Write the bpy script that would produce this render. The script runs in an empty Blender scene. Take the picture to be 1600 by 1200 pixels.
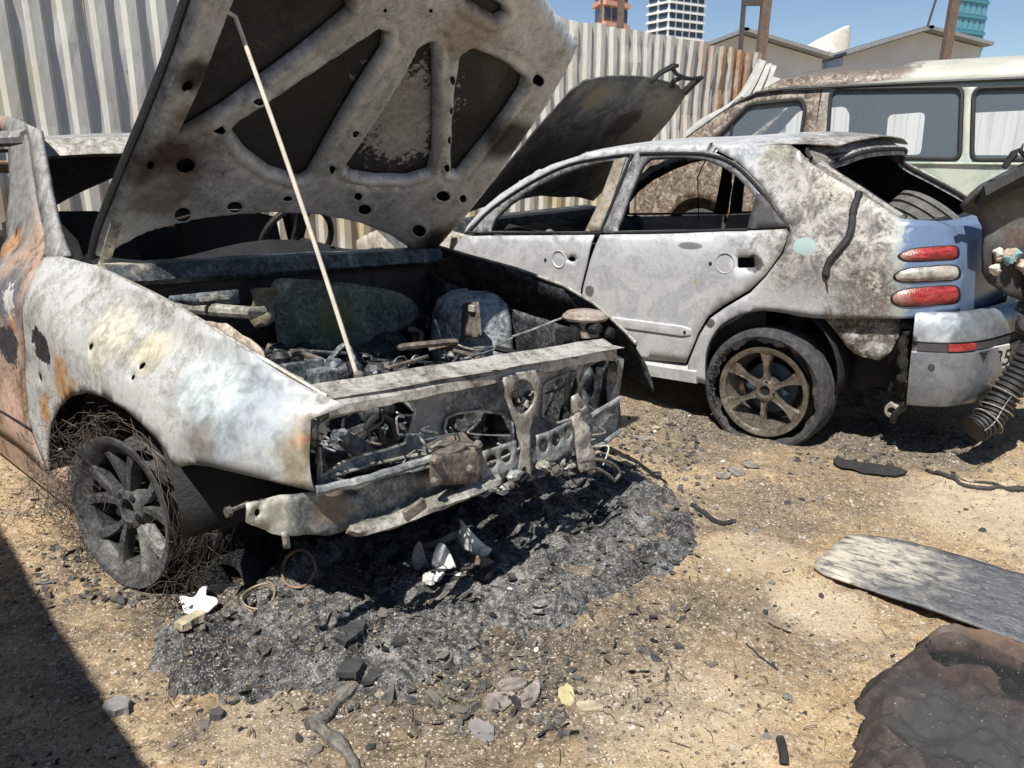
import bpy, math, random
import numpy as np
from mathutils import Vector, Matrix, noise, geometry, kdtree
R = math.radians
S = bpy.context.scene
COL = S.collection
# ------------------------------------------------------------------ camera, sky, sun, exposure
FPX, PITCH, CAMH = 1260.3, .2835, 1.2407
cd = bpy.data.cameras.new('camera'); cam = bpy.data.objects.new('camera', cd); COL.objects.link(cam)
cam.location = (0, 0, CAMH); cam.rotation_euler = (math.pi/2-PITCH, 0, 0)
cd.sensor_width = 36; cd.lens = 36*FPX/1600; cd.clip_start = .02; cd.clip_end = 3000
S.camera = cam
S.render.resolution_x, S.render.resolution_y = 1024, 768
SUN_AZ = Vector((-.42, -.907)).normalized(); SUN_EL = R(58)
w = bpy.data.worlds.new('World'); S.world = w; w.use_nodes = True
wn = w.node_tree; bg = wn.nodes['Background']
sky = wn.nodes.new('ShaderNodeTexSky'); sky.sky_type = 'NISHITA'; sky.sun_disc = False
sky.sun_elevation = SUN_EL; sky.sun_rotation = math.atan2(SUN_AZ.x, SUN_AZ.y)
sky.altitude = 1500; sky.air_density = 1.0; sky.dust_density = .05; sky.ozone_density = 2.0
wn.links.new(sky.outputs[0], bg.inputs[0]); bg.inputs[1].default_value = .072
sl = bpy.data.lights.new('sun', 'SUN'); so = bpy.data.objects.new('sun', sl); COL.objects.link(so)
sl.energy = 5.0; sl.angle = R(.53); sl.color = (1, .955, .88)
sv = Vector((SUN_AZ.x*math.cos(SUN_EL), SUN_AZ.y*math.cos(SUN_EL), math.sin(SUN_EL)))
so.rotation_euler = (-sv).to_track_quat('-Z', 'Y').to_euler()
S.view_settings.view_transform = 'Standard'; S.view_settings.look = 'None'
S.view_settings.exposure = .48; S.view_settings.gamma = 1
# ------------------------------------------------------------------ measuring frames
CP = np.array([0, 0, CAMH]); CF = np.array([0, math.cos(PITCH), -math.sin(PITCH)])
CU = np.array([0, math.sin(PITCH), math.cos(PITCH)]); CX = np.array([1., 0, 0])
class Frame:
    """a local coordinate frame; hit() measures where a sight line meets a local plane"""
    def __init__(s, o, th, pi=0, ro=0):
        s.e = (R(ro), R(pi), R(th)); s.o = np.array(o, float)
        from mathutils import Euler
        s.R = np.array(Euler(s.e, 'XYZ').to_matrix())
    def l(s, wp): return s.R.T @ (np.array(wp, float)-s.o)
    def w(s, lp): return s.o + s.R @ np.array(lp, float)
    def hit(s, p, n, d):
        c = s.l(CP); r = s.R.T @ (CF+(p[0]-800)/FPX*CX-(p[1]-600)/FPX*CU); n = np.array(n, float)
        return c+(d-n@c)/(n@r)*r
    def X(s, pts, x): return [tuple(s.hit(p, (1, 0, 0), x)[1:]) for p in pts]
    def Y(s, pts, y): return [tuple(s.hit(p, (0, 1, 0), y)[[0, 2]]) for p in pts]
    def Z(s, pts, z): return [tuple(s.hit(p, (0, 0, 1), z)[:2]) for p in pts]
    def SY(s, pts, fn):
        """(x,z) on a body side whose y is fn(x,z)"""
        out = []
        for p in pts:
            y = fn(0, .3)
            for _ in range(40):
                q = s.hit(p, (0, 1, 0), y); y += .4*(fn(q[0], q[2])-y)
            out.append((q[0], q[2]))
        return out
WF = Frame((0, 0, 0), 0)
AF = Frame((-.56, 2.688, .228), -44, -1.2, -2.5)
BF = Frame((1.672, 4.303, .246), 140.5, 1.9, -.5)
VF = Frame((3.376, 7.674, 0), 143.5)
# ------------------------------------------------------------------ numpy noise
def _h(ix, iy, sd):
    n = (ix*374761393+iy*668265263+sd*1442695041) & 0xffffffff
    n = ((n ^ (n >> 13))*1274126177) & 0xffffffff
    return ((n ^ (n >> 16)) & 0xffff)/65535.
def vnoise(x, y, sd=0):
    x = np.asarray(x, float); y = np.asarray(y, float)
    ix = np.floor(x).astype(np.int64); iy = np.floor(y).astype(np.int64); fx = x-ix; fy = y-iy
    fx = fx*fx*(3-2*fx); fy = fy*fy*(3-2*fy)
    a = _h(ix, iy, sd); b = _h(ix+1, iy, sd); c = _h(ix, iy+1, sd); d = _h(ix+1, iy+1, sd)
    return (a*(1-fx)+b*fx)*(1-fy)+(c*(1-fx)+d*fx)*fy
def fbm(x, y, oc=4, sd=0, g=.5):
    t = 0; a = 1; s = 0
    for k in range(oc):
        t = t+a*vnoise(np.asarray(x)*2**k+k*17.3, np.asarray(y)*2**k-k*9.1, sd+k); s += a; a *= g
    return t/s
def ss(x, a, b):
    t = np.clip((np.asarray(x, float)-a)/(b-a), 0, 1); return t*t*(3-2*t)
def pip(px, py, poly):
    px = np.asarray(px); py = np.asarray(py); ins = np.zeros(px.shape, bool); n = len(poly)
    for i in range(n):
        x1, y1 = poly[i]; x2, y2 = poly[i-1]
        if y1 == y2: continue
        ins ^= ((y1 > py) != (y2 > py)) & (px < (x2-x1)*(py-y1)/(y2-y1)+x1)
    return ins
def pdist(px, py, poly):
    d = np.full(np.shape(px), 1e9)
    for i in range(len(poly)):
        a = np.array(poly[i-1]); b = np.array(poly[i]); v = b-a; L = v@v+1e-12
        t = np.clip(((px-a[0])*v[0]+(py-a[1])*v[1])/L, 0, 1)
        d = np.minimum(d, np.hypot(px-a[0]-t*v[0], py-a[1]-t*v[1]))
    return d
# ------------------------------------------------------------------ objects
def tag(o, label=None, cat=None, group=None, kind=None):
    if label: o['label'] = label
    if cat: o['category'] = cat
    if group: o['group'] = group
    if kind: o['kind'] = kind
    return o
def root(name, label, cat, frame=None, loc=(0, 0, 0), rz=0, group=None):
    o = bpy.data.objects.new(name, None); COL.objects.link(o); o.empty_display_size = .1
    if frame: o.location = frame.o; o.rotation_euler = frame.e
    else: o.location = loc; o.rotation_euler = (0, 0, rz)
    return tag(o, label, cat, group)
def mesh(name, v, f, mat, parent=None, smooth=True, thick=0, off=-1, ang=35, bevel=0):
    me = bpy.data.meshes.new(name); me.from_pydata([tuple(p) for p in v], [], f); me.validate()
    o = bpy.data.objects.new(name, me); COL.objects.link(o)
    if parent: o.parent = parent
    if mat: me.materials.append(mat)
    if thick:
        m = o.modifiers.new('thickness', 'SOLIDIFY'); m.thickness = thick; m.offset = off
    if bevel:
        m = o.modifiers.new('bevel', 'BEVEL'); m.width = bevel; m.segments = 2; m.limit_method = 'ANGLE'; m.angle_limit = R(40)
    if smooth:
        me.shade_smooth()
        try: me.set_sharp_from_angle(angle=R(ang))
        except Exception: pass
    return o
def densify(poly, step, closed=True):
    out = []; n = len(poly)
    for i in range(n if closed else n-1):
        a = np.array(poly[i], float); b = np.array(poly[(i+1) % n], float)
        k = max(1, int(math.ceil(np.linalg.norm(b-a)/step)))
        out += [tuple(a+(b-a)*j/k) for j in range(k)]
    if not closed: out.append(tuple(poly[-1]))
    return out
def crom(pts, k=6, closed=True):
    """Catmull-Rom through points (2D or 3D)"""
    P = [np.array(p, float) for p in pts]; n = len(P); out = []
    for i in range(n if closed else n-1):
        if closed: a, b, c, d = P[i-1], P[i], P[(i+1) % n], P[(i+2) % n]
        else: a, b, c, d = P[max(i-1, 0)], P[i], P[i+1], P[min(i+2, n-1)]
        for j in range(k):
            t = j/k; out.append(tuple(.5*((2*b)+(c-a)*t+(2*a-5*b+4*c-d)*t*t+(3*b-a-3*c+d)*t**3)))
    if not closed: out.append(tuple(P[-1]))
    return out
def rpoly(pts, r, k=5):
    """polygon with rounded corners"""
    out = []; n = len(pts); P = [np.array(p, float) for p in pts]
    for i in range(n):
        rr = r[i] if isinstance(r, (list, tuple)) else r
        p = P[i]; a = P[i-1]-p; b = P[(i+1) % n]-p; la = np.linalg.norm(a); lb = np.linalg.norm(b)
        q = min(rr, .45*la, .45*lb)
        if q < 1e-5: out.append(tuple(p)); continue
        s = p+a/la*q; e = p+b/lb*q
        for j in range(k+1):
            t = j/k; out.append(tuple((1-t)**2*s+2*t*(1-t)*p+t*t*e))
    return out
def ell(c, rx, ry, n=20, a0=0):
    ca, sa = math.cos(a0), math.sin(a0); o = []
    for i in range(n):
        t = 2*math.pi*i/n; x, y = rx*math.cos(t), ry*math.sin(t); o.append((c[0]+ca*x-sa*y, c[1]+sa*x+ca*y))
    return o
def area(p): return .5*sum(p[i-1][0]*p[i][1]-p[i][0]*p[i-1][1] for i in range(len(p)))
def tri2d(outer, holes, step):
    loops = [densify(outer, step)]+[densify(h, step) for h in holes]
    V = []; E = []
    for L in loops:
        b = len(V); V += L; E += [(b+i, b+(i+1) % len(L)) for i in range(len(L))]
    o = np.array(outer); x0, y0 = o.min(0); x1, y1 = o.max(0)
    assert (x1-x0)*(y1-y0)/step**2 < 4e5, ('panel too large', x0, x1, y0, y1, step)
    gx, gy = np.meshgrid(np.arange(x0+step*.5, x1, step), np.arange(y0+step*.5, y1, step*.866))
    gx = gx+(np.arange(gx.shape[0]) % 2)[:, None]*step*.5
    gx = gx.ravel(); gy = gy.ravel(); k = pip(gx, gy, outer)
    for h in holes: k &= ~pip(gx, gy, h)
    gx, gy = gx[k], gy[k]
    for L in [outer]+list(holes):
        k = pdist(gx, gy, L) > step*.45; gx, gy = gx[k], gy[k]
    V = V+list(zip(gx.tolist(), gy.tolist()))
    r = geometry.delaunay_2d_cdt([Vector(p) for p in V], E, [], 0, 1e-6)
    V2 = [(p.x, p.y) for p in r[0]]; F = [list(f) for f in r[2]]
    c = np.array([np.mean([V2[i] for i in f], axis=0) for f in F]); k = pip(c[:, 0], c[:, 1], outer)
    for h in holes: k &= ~pip(c[:, 0], c[:, 1], h)
    F = [f for f, q in zip(F, k) if q]
    F = [f if area([V2[i] for i in f]) < 0 else f[::-1] for f in F]
    F = [f[::-1] for f in F]
    return V2, F
def panel(name, outer, holes, fn, mat, parent=None, step=.05, thick=.004, off=0, flip=False, ang=40, smooth=True):
    V, F = tri2d(outer, holes, step)
    if flip: F = [f[::-1] for f in F]
    return mesh(name, [fn(*p) for p in V], F, mat, parent, smooth, thick, off, ang)
class MB:
    def __init__(s): s.v = []; s.f = []
    def add(s, v, f):
        b = len(s.v); s.v += [tuple(p) for p in v]; s.f += [[i+b for i in q] for q in f]; return s
    def box(s, c, d, rot=None):
        c = Vector(c); M = rot or Matrix.Identity(3); v = []
        for x in (-.5, .5):
            for y in (-.5, .5):
                for z in (-.5, .5): v.append(c+M @ Vector((x*d[0], y*d[1], z*d[2])))
        return s.add(v, [[0, 1, 3, 2], [4, 6, 7, 5], [0, 4, 5, 1], [2, 3, 7, 6], [0, 2, 6, 4], [1, 5, 7, 3]])
    def tube(s, pts, r, n=8, cap=True):
        pts = [Vector(p) for p in pts]; rr = r if isinstance(r, (list, tuple)) else [r]*len(pts)
        t0 = (pts[1]-pts[0]).normalized(); u = t0.orthogonal().normalized(); v = []; f = []
        for i, p in enumerate(pts):
            t = (pts[min(i+1, len(pts)-1)]-pts[max(i-1, 0)])
            t = t.normalized() if t.length > 1e-9 else t0
            u = (u-t*u.dot(t)); u = u.normalized() if u.length > 1e-6 else t.orthogonal().normalized()
            q = t.cross(u)
            for k in range(n):
                a = 2*math.pi*k/n; v.append(p+(u*math.cos(a)+q*math.sin(a))*rr[i])
        for i in range(len(pts)-1):
            for k in range(n):
                a = i*n+k; b = i*n+(k+1) % n; f.append([a, b, b+n, a+n])
        if cap: f.append(list(range(n))[::-1]); f.append([len(v)-n+k for k in range(n)])
        return s.add(v, f)
    def lathe(s, prof, n=32, c=(0, 0, 0), axis='y', closed=False, a0=0, a1=2*math.pi):
        c = Vector(c); v = []; f = []; full = abs(a1-a0-2*math.pi) < 1e-6; m = len(prof); nn = n if full else n+1
        for k in range(nn):
            a = a0+(a1-a0)*k/n; ca, sa = math.cos(a), math.sin(a)
            for r, h in prof:
                p = {'y': (r*ca, h, r*sa), 'x': (h, r*ca, r*sa), 'z': (r*ca, r*sa, h)}[axis]; v.append(c+Vector(p))
        for k in range(n):
            for j in range(m if closed else m-1):
                a = k*m+j; b = k*m+(j+1) % m; k2 = (k+1) % nn; f.append([a, b, k2*m+(j+1) % m, k2*m+j])
        return s.add(v, f)
    def prism(s, poly, fn, h0, h1):
        """poly in 2D, fn(u,v,h)->3D"""
        n = len(poly); v = [fn(a, b, h0) for a, b in poly]+[fn(a, b, h1) for a, b in poly]
        return s.add(v, [[i, (i+1) % n, n+(i+1) % n, n+i] for i in range(n)]+[list(range(n))[::-1], list(range(n, 2*n))])
    def loft(s, rings, close=True, cap=False):
        n = len(rings[0]); v = [p for r in rings for p in r]; f = []
        for i in range(len(rings)-1):
            for k in range(n if close else n-1):
                a = i*n+k; b = i*n+(k+1) % n; f.append([a, b, b+n, a+n])
        if cap: f.append(list(range(n))[::-1]); f.append([len(v)-n+k for k in range(n)])
        return s.add(v, f)
    def build(s, name, mat, parent=None, **k): return mesh(name, s.v, s.f, mat, parent, **k)
def extrude(prof, path, close=True):
    """sweep a 2D profile (a,b) given as fn(t)->list of 3D rings"""
    return [[p for p in path(t, prof)] for t in ()]
def nz(p, s=1., sd=0): return noise.noise(Vector((p[0]*s+sd*7.7, p[1]*s-sd*3.1, p[2]*s+sd*1.3)))
def rotm(ax, a): return Matrix.Rotation(a, 3, ax)
def lump(c, r, sd, sq=(1, 1, 1), n=10, m=7):
    v = []; f = []
    for i in range(m+1):
        th = math.pi*i/m
        for k in range(n):
            ph = 2*math.pi*k/n; d = Vector((math.sin(th)*math.cos(ph), math.sin(th)*math.sin(ph), math.cos(th))); q = r*(1+.55*nz(d, 1.7, sd)+.25*nz(d, 4.5, sd+3)); v.append((c[0]+d.x*q*sq[0], c[1]+d.y*q*sq[1], c[2]+d.z*q*sq[2]))
    for i in range(m):
        for k in range(n): f.append([i*n+k, i*n+(k+1) % n, (i+1)*n+(k+1) % n, (i+1)*n+k])
    return v, f
# ------------------------------------------------------------------ materials
class NT:
    def __init__(s, name):
        s.m = bpy.data.materials.new(name); s.m.use_nodes = True; s.t = s.m.node_tree; s.n = s.t.nodes
        s.b = s.n['Principled BSDF']; s.o = s.n.new('ShaderNodeTexCoord').outputs['Object']; s._xyz = None
    def put(s, sock, v):
        if isinstance(v, bpy.types.NodeSocket): s.t.links.new(v, sock)
        elif isinstance(v, (tuple, list)) and len(v) == 3 and sock.type == 'RGBA': sock.default_value = (*v, 1)
        else: sock.default_value = v
    def noise(s, sc, det=4, rough=.55, dist=0, vec=None, off=0):
        n = s.n.new('ShaderNodeTexNoise'); n.inputs['Scale'].default_value = sc; n.inputs['Detail'].default_value = det
        n.inputs['Roughness'].default_value = rough; n.inputs['Distortion'].default_value = dist
        v = vec or s.o
        if off: v = s.vec('ADD', v, (off, off*.7, -off*.4))
        s.put(n.inputs['Vector'], v); return n.outputs['Fac']
    def vor(s, sc, feat='F1', vec=None, out='Distance', rnd=1):
        n = s.n.new('ShaderNodeTexVoronoi'); n.feature = feat; n.inputs['Scale'].default_value = sc
        n.inputs['Randomness'].default_value = rnd; s.put(n.inputs['Vector'], vec or s.o); return n.outputs[out]
    def vec(s, op, a, b):
        n = s.n.new('ShaderNodeVectorMath'); n.operation = op; s.put(n.inputs[0], a)
        if op == 'SCALE': s.put(n.inputs['Scale'], b)
        else: s.put(n.inputs[1], b)
        return n.outputs['Value' if op in ('DISTANCE', 'LENGTH', 'DOT_PRODUCT') else 'Vector']
    def math(s, op, a, b=0., clamp=False):
        n = s.n.new('ShaderNodeMath'); n.operation = op; n.use_clamp = clamp; s.put(n.inputs[0], a); s.put(n.inputs[1], b); return n.outputs[0]
    def sm(s, f, a, b, lo=0., hi=1.):
        n = s.n.new('ShaderNodeMapRange'); n.interpolation_type = 'SMOOTHSTEP'; s.put(n.inputs[0], f)
        for i, v in enumerate((a, b, lo, hi)): n.inputs[i+1].default_value = v
        return n.outputs[0]
    def ramp(s, f, st, interp='LINEAR'):
        n = s.n.new('ShaderNodeValToRGB'); n.color_ramp.interpolation = interp; e = n.color_ramp.elements
        while len(e) < len(st): e.new(.5)
        for q, (p, c) in zip(e, st): q.position = p; q.color = (*c, 1) if len(c) == 3 else c
        s.put(n.inputs[0], f); return n.outputs[0]
    def mix(s, f, a, b, mode='MIX'):
        n = s.n.new('ShaderNodeMix'); n.data_type = 'RGBA'; n.blend_type = mode; s.put(n.inputs[0], f); s.put(n.inputs[6], a); s.put(n.inputs[7], b); return n.outputs[2]
    def xyz(s):
        if not s._xyz:
            n = s.n.new('ShaderNodeSeparateXYZ'); s.put(n.inputs[0], s.o); s._xyz = n.outputs
        return s._xyz
    def patch(s, c, r, edge=.4, amp=.5, sc=8., squash=(1, 1, 1), off=0):
        """blotch mask with a ragged outline round point c"""
        v = s.vec('MULTIPLY', s.vec('SUBTRACT', s.o, c), squash); d = s.vec('LENGTH', v, (0, 0, 0))
        n = s.noise(sc, 5, .65, 0, None, off or c[0]*3.7+1.1); d = s.math('ADD', d, s.math('MULTIPLY', s.math('SUBTRACT', n, .5), 2*amp*r))
        return s.sm(d, r*(1+edge/2), r*(1-edge/2))
    def out(s, col, rough=.6, metal=0., bump=None, bs=.4, bd=.01, spec=None, **kw):
        s.put(s.b.inputs['Base Color'], col); s.put(s.b.inputs['Roughness'], rough); s.put(s.b.inputs['Metallic'], metal)
        if spec is not None: s.put(s.b.inputs['Specular IOR Level'], spec)
        for k, v in kw.items(): s.put(s.b.inputs[k.replace('_', ' ')], v)
        if bump is not None:
            n = s.n.new('ShaderNodeBump'); n.inputs['Strength'].default_value = bs; n.inputs['Distance'].default_value = bd
            s.put(n.inputs['Height'], bump); s.t.links.new(n.outputs[0], s.b.inputs['Normal'])
        return s.m
def flat(name, c, rough=.6, metal=0., var=.35, sc=14., bs=.3, bd=.004):
    n = NT(name); f = n.noise(sc, 5, .6); c2 = tuple(x*(1-var) for x in c); c3 = tuple(min(1, x*(1+var)) for x in c)
    return n.out(n.ramp(f, [(.3, c2), (.55, c), (.75, c3)]), rough, metal, n.noise(sc*4, 4, .6), bs, bd)
def blotch(name, cols, sc=5., sc2=30., rough=.65, metal=.0, bs=.4, bd=.006, dist=1.2, patches=(), sc3=110., specks=None, flake=.55):
    """layered burnt paint: broad blotches of cols, fine mottle, then shaped patches [(centre, radius, colour, edge, amp, scale, squash)]"""
    n = NT(name); f = n.noise(sc, 6, .62, dist); g = n.noise(sc2, 5, .65, .6, None, 3.3); h = n.noise(sc3, 3, .6, 0, None, 5.1)
    k = n.math('ADD', n.math('MULTIPLY', f, .50), n.math('ADD', n.math('MULTIPLY', g, .30), n.math('MULTIPLY', h, .20)))
    m = len(cols); st = [(.37+.26*i/(m-1), c) for i, c in enumerate(cols)]
    c = n.ramp(k, st)
    fk = n.noise(sc*2.1, 9, .72, .8, None, 11.); c = n.mix(n.math('MULTIPLY', n.sm(fk, .545, .56), flake), c, n.mix(.45, c, cols[0])); fl = n.noise(sc2*.7, 8, .7, .5, None, 14.); c = n.mix(n.math('MULTIPLY', n.sm(fl, .56, .575), flake*.9), c, n.mix(.55, c, cols[-1]))
    for lv, am in ((.47, .5), (.56, .35)):
        td = n.sm(n.math('ABSOLUTE', n.math('SUBTRACT', n.math('ADD', n.math('MULTIPLY', f, .85), n.math('MULTIPLY', g, .15)), lv)), .007, .0); c = n.mix(n.math('MULTIPLY', td, am*(.3+flake)), c, cols[0])
    for i, p in enumerate(patches):
        p = tuple(p)+(.5, .6, 9., (1, 1, 1))[len(p)-3:] if len(p) < 7 else p
        msk = n.patch(p[0], p[1], p[3], p[4], p[5], p[6], off=i*2.9+1.7)
        tint = n.mix(n.sm(g, .3, .7), tuple(x*.72 for x in p[2]), tuple(min(1, x*1.25) for x in p[2]))
        c = n.mix(msk, c, tint)
    if specks: c = n.mix(n.sm(n.noise(sc3*1.6, 2, .5, 0, None, 8.), .63, .68), c, specks)
    return n.out(c, n.ramp(g, [(.3, (rough-.15,)*3), (.7, (min(1, rough+.15),)*3)]), metal, n.math('ADD', f, n.math('MULTIPLY', h, .35)), bs, bd)
# ------------------------------------------------------------------ ground
def G(px, py): return WF.Z([(px, py)], 0.)[0]
CRUST = crom([G(*p) for p in [(246, 985), (232, 1040), (250, 1090), (320, 1104), (400, 1118), (455, 1096), (540, 1090), (610, 1112), (690, 1110), (760, 1062), (850, 1015), (935, 968),
        (1010, 925), (1070, 905), (1098, 850), (1085, 800), (1060, 770), (1010, 735), (930, 700), (760, 720), (560, 800), (430, 860), (400, 925), (330, 965)]], 5)
CRUST = [(x+.030*nz((x, y, 0), 7)+.016*nz((x, y, 3), 22)+.007*nz((x, y, 5), 60), y+.030*nz((x, y, 7), 7)+.016*nz((x, y, 9), 22)+.007*nz((x, y, 2), 60)) for x, y in densify(CRUST, .02)]
def gz(x, y):
    x = np.asarray(x, float); y = np.asarray(y, float)
    near = ss(np.hypot(x, y-2.5), 14, 7)
    z = (.055*(fbm(x*.55, y*.55, 3, 3)-.5)+.034*(fbm(x*3.1, y*3.1, 4, 11)-.5)+.016*(fbm(x*13, y*13, 4, 23)-.5)+.007*(fbm(x*48, y*48, 2, 31)-.5))*near
    z = z-.10*ss(y+.35*x, 3.3, 4.1)*ss(x, .0, .9)*ss(y, 7., 5.6)
    t = fbm(x*9, y*9, 3, 77); z = z+near*.012*ss(t, .58, .72)
    return z
def gzf(x, y): return float(gz(np.array([x]), np.array([y]))[0])
def axis(a, b, st, lo, hi, g=1.13):
    m = list(np.arange(a, b, st)); s = st; v = a
    L = []
    while v > lo: s *= g; v -= s; L.append(v)
    Rr = []; s = st; v = m[-1]
    while v < hi: s *= g; v += s; Rr.append(v)
    return np.array(L[::-1]+m+Rr)
gx = axis(-2.1, 2.9, .0135, -900, 900); gy = axis(1.15, 4.2, .0135, -60, 1600)
XX, YY = np.meshgrid(gx, gy); ZZ = gz(XX, YY)
nx, ny = len(gx), len(gy)
idx = np.arange(nx*ny).reshape(ny, nx)
F = np.stack([idx[:-1, :-1], idx[:-1, 1:], idx[1:, 1:], idx[1:, :-1]], -1).reshape(-1, 4)
def m_ground():
    n = NT('scorched_sandy_ground')
    a = n.noise(1.1, 5, .6, .3); b = n.noise(7, 6, .65, .4, None, 2.); c = n.noise(60, 4, .7, 0, None, 4.); d = n.noise(260, 3, .6, 0, None, 6.)
    sand = n.ramp(n.math('ADD', n.math('MULTIPLY', b, .6), n.math('MULTIPLY', c, .4)), [(.34, (.23, .155, .085)), (.46, (.385, .275, .157)), (.55, (.50, .375, .228)), (.66, (.61, .485, .318))])
    dirt = n.ramp(c, [(.34, (.09, .068, .05)), (.5, (.20, .152, .108)), (.66, (.36, .285, .205))])
    k = n.math('ADD', n.math('MULTIPLY', a, .45), n.math('ADD', n.math('MULTIPLY', b, .35), n.math('MULTIPLY', n.noise(22, 5, .7, .5, None, 9.), .2))); mud = n.sm(k, .48, .56)
    col = n.mix(n.math('MULTIPLY', mud, .7), sand, dirt)
    soot = n.ramp(c, [(.36, (.022, .021, .020)), (.48, (.066, .062, .057)), (.58, (.14, .128, .115)), (.70, (.27, .25, .225))])
    for (px, py), r, amt in (((620, 880), .85, .85), ((330, 905), .24, .8), ((880, 780), .40, .7), ((1400, 660), .42, .8), ((1000, 640), .5, .55), ((1150, 640), .35, .7), ((700, 1120), .3, .4), ((1000, 1010), .3, .3),((1220,1000),.16,.4),((1180,800),.25,.6),((1080,700),.2,.6),((1330,780),.15,.35),((1110,940),.14,.45),((980,1120),.10,.35),((150,880),.12,.5),((300,1140),.06,.4)):
        g = G(px, py); m = n.patch((g[0], g[1], 0), r, .8, .9, 5.5, (1, 1, 0)); col = n.mix(n.math('MULTIPLY', m, amt), col, soot)
    for (px, py), r, amt in (((1590, 800), .34, .5), ((1440, 1120), .0, 0), ((1060, 1130), .22, .35), ((1180, 870), .16, .35), ((420, 1150), .13, .3), ((1280, 950), .14, .6),((1560,760),.25,.5)):
        if r:
            g = G(px, py); m = n.patch((g[0], g[1], 0), r, .7, .6, 5., (1, 1, 0)); col = n.mix(n.math('MULTIPLY', m, amt), col, (.60, .50, .36))
    for sc_, th_, c_ in ((95, .72, (.60, .52, .40)), (60, .80, (.09, .07, .055)), (140, .70, (.16, .12, .09)), (48, .86, (.50, .47, .43)), (170, .74, (.68, .60, .48))):
        col = n.mix(n.math('MULTIPLY', n.math('MULTIPLY', n.sm(n.vor(sc_, 'F1', None, 'Color'), th_, th_+.02), n.sm(n.vor(sc_), .40, .30)), .85), col, c_)
    v = n.vor(75); col = n.mix(n.math('MULTIPLY', n.sm(n.vor(34, 'F1', None, 'Color'), .80, .84), n.sm(v, .33, .22)), col, (.66, .62, .55))
    col = n.mix(n.math('MULTIPLY', n.sm(d, .58, .66), .55), col, (.60, .51, .39)); col = n.mix(n.math('MULTIPLY', n.sm(d, .43, .36), .6), col, (.07, .055, .042))
    return n.out(col, .95, 0, n.math('ADD', n.math('MULTIPLY', c, .6), n.math('MULTIPLY', d, .4)), .9, .012, spec=.15)
MG = m_ground()
g_o = mesh('ground', np.stack([XX, YY, ZZ], -1).reshape(-1, 3).tolist(), F.tolist(), MG, smooth=False); g_o.data.shade_smooth(); tag(g_o, 'sandy scorched yard ground', None, kind='structure')
# ------------------------------------------------------------------ melted crust in front of the bonnet-up car
def m_crust():
    n = NT('melted_ash_crust'); a = n.noise(6, 6, .65, .8); b = n.noise(45, 5, .7, .3, None, 2.); c = n.noise(210, 3, .65, 0, None, 5.)
    k = n.math('ADD', n.math('MULTIPLY', a, .5), n.math('MULTIPLY', b, .5))
    col = n.ramp(k, [(.39, (.018, .018, .018)), (.46, (.065, .064, .063)), (.53, (.14, .138, .135)), (.62, (.29, .285, .275))])
    col = n.mix(n.math('MULTIPLY', n.sm(c, .57, .63), n.sm(b, .38, .56)), col, (.46, .45, .43)); col = n.mix(n.math('MULTIPLY', n.sm(c, .45, .39), .85), col, (.012, .012, .013))
    g = G(800, 1040); col = n.mix(n.math('MULTIPLY', n.math('MULTIPLY', n.patch((g[0], g[1], 0), .20, 1.2, .9, 9., (1, 1, 0)), n.sm(b, .48, .62)), .6), col, (.40, .36, .32))
    return n.out(col, .8, 0, n.math('ADD', b, n.math('MULTIPLY', c, .6)), .9, .010, spec=.3)
def crust_fn(pl):
    V, Fq = tri2d(CRUST, [], .0155); V = np.array(V); x, y = V[:, 0], V[:, 1]
    e = ss(pdist(x, y, CRUST), -.004, .05+.09*fbm(x*5, y*5, 2, 91))
    r1 = 1-np.abs(2*fbm(x*5+.8*fbm(x*3, y*3, 3, 5), y*5, 4, 41)-1); r2 = 1-np.abs(2*fbm(x*14, y*14, 3, 52)-1)
    r3 = 1-np.abs(2*fbm(x*28+3*fbm(x*4, y*4, 2, 6), y*28, 3, 57)-1)
    z = gz(x, y)-.010+e*(.024+.072*(r1-.70)+.036*(r2-.7)+.018*(r3-.7)+.030*ss(fbm(x*2.3, y*2.3, 3, 9), .46, .60)-.025*ss(fbm(x*6, y*6, 3, 19), .58, .66))+.010*(fbm(x*60, y*60, 3, 8)-.5)
    return V, z, Fq
V, z, Fq = crust_fn(CRUST)
tag(mesh('melted_residue', np.column_stack([V, z]).tolist(), Fq, m_crust()), 'hardened grey-black sheet of melted residue spread over the ground before the raised bonnet car', 'residue')
_cz = z; _kd = kdtree.KDTree(len(V))
for _i, (_x, _y) in enumerate(V): _kd.insert((_x, _y, 0), _i)
_kd.balance()
def top(x, y):
    z0 = gzf(x, y)
    if pip(np.array([x]), np.array([y]), CRUST)[0]:
        z0 = max(z0, float(_cz[_kd.find((x, y, 0))[1]]))
    return z0
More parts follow.
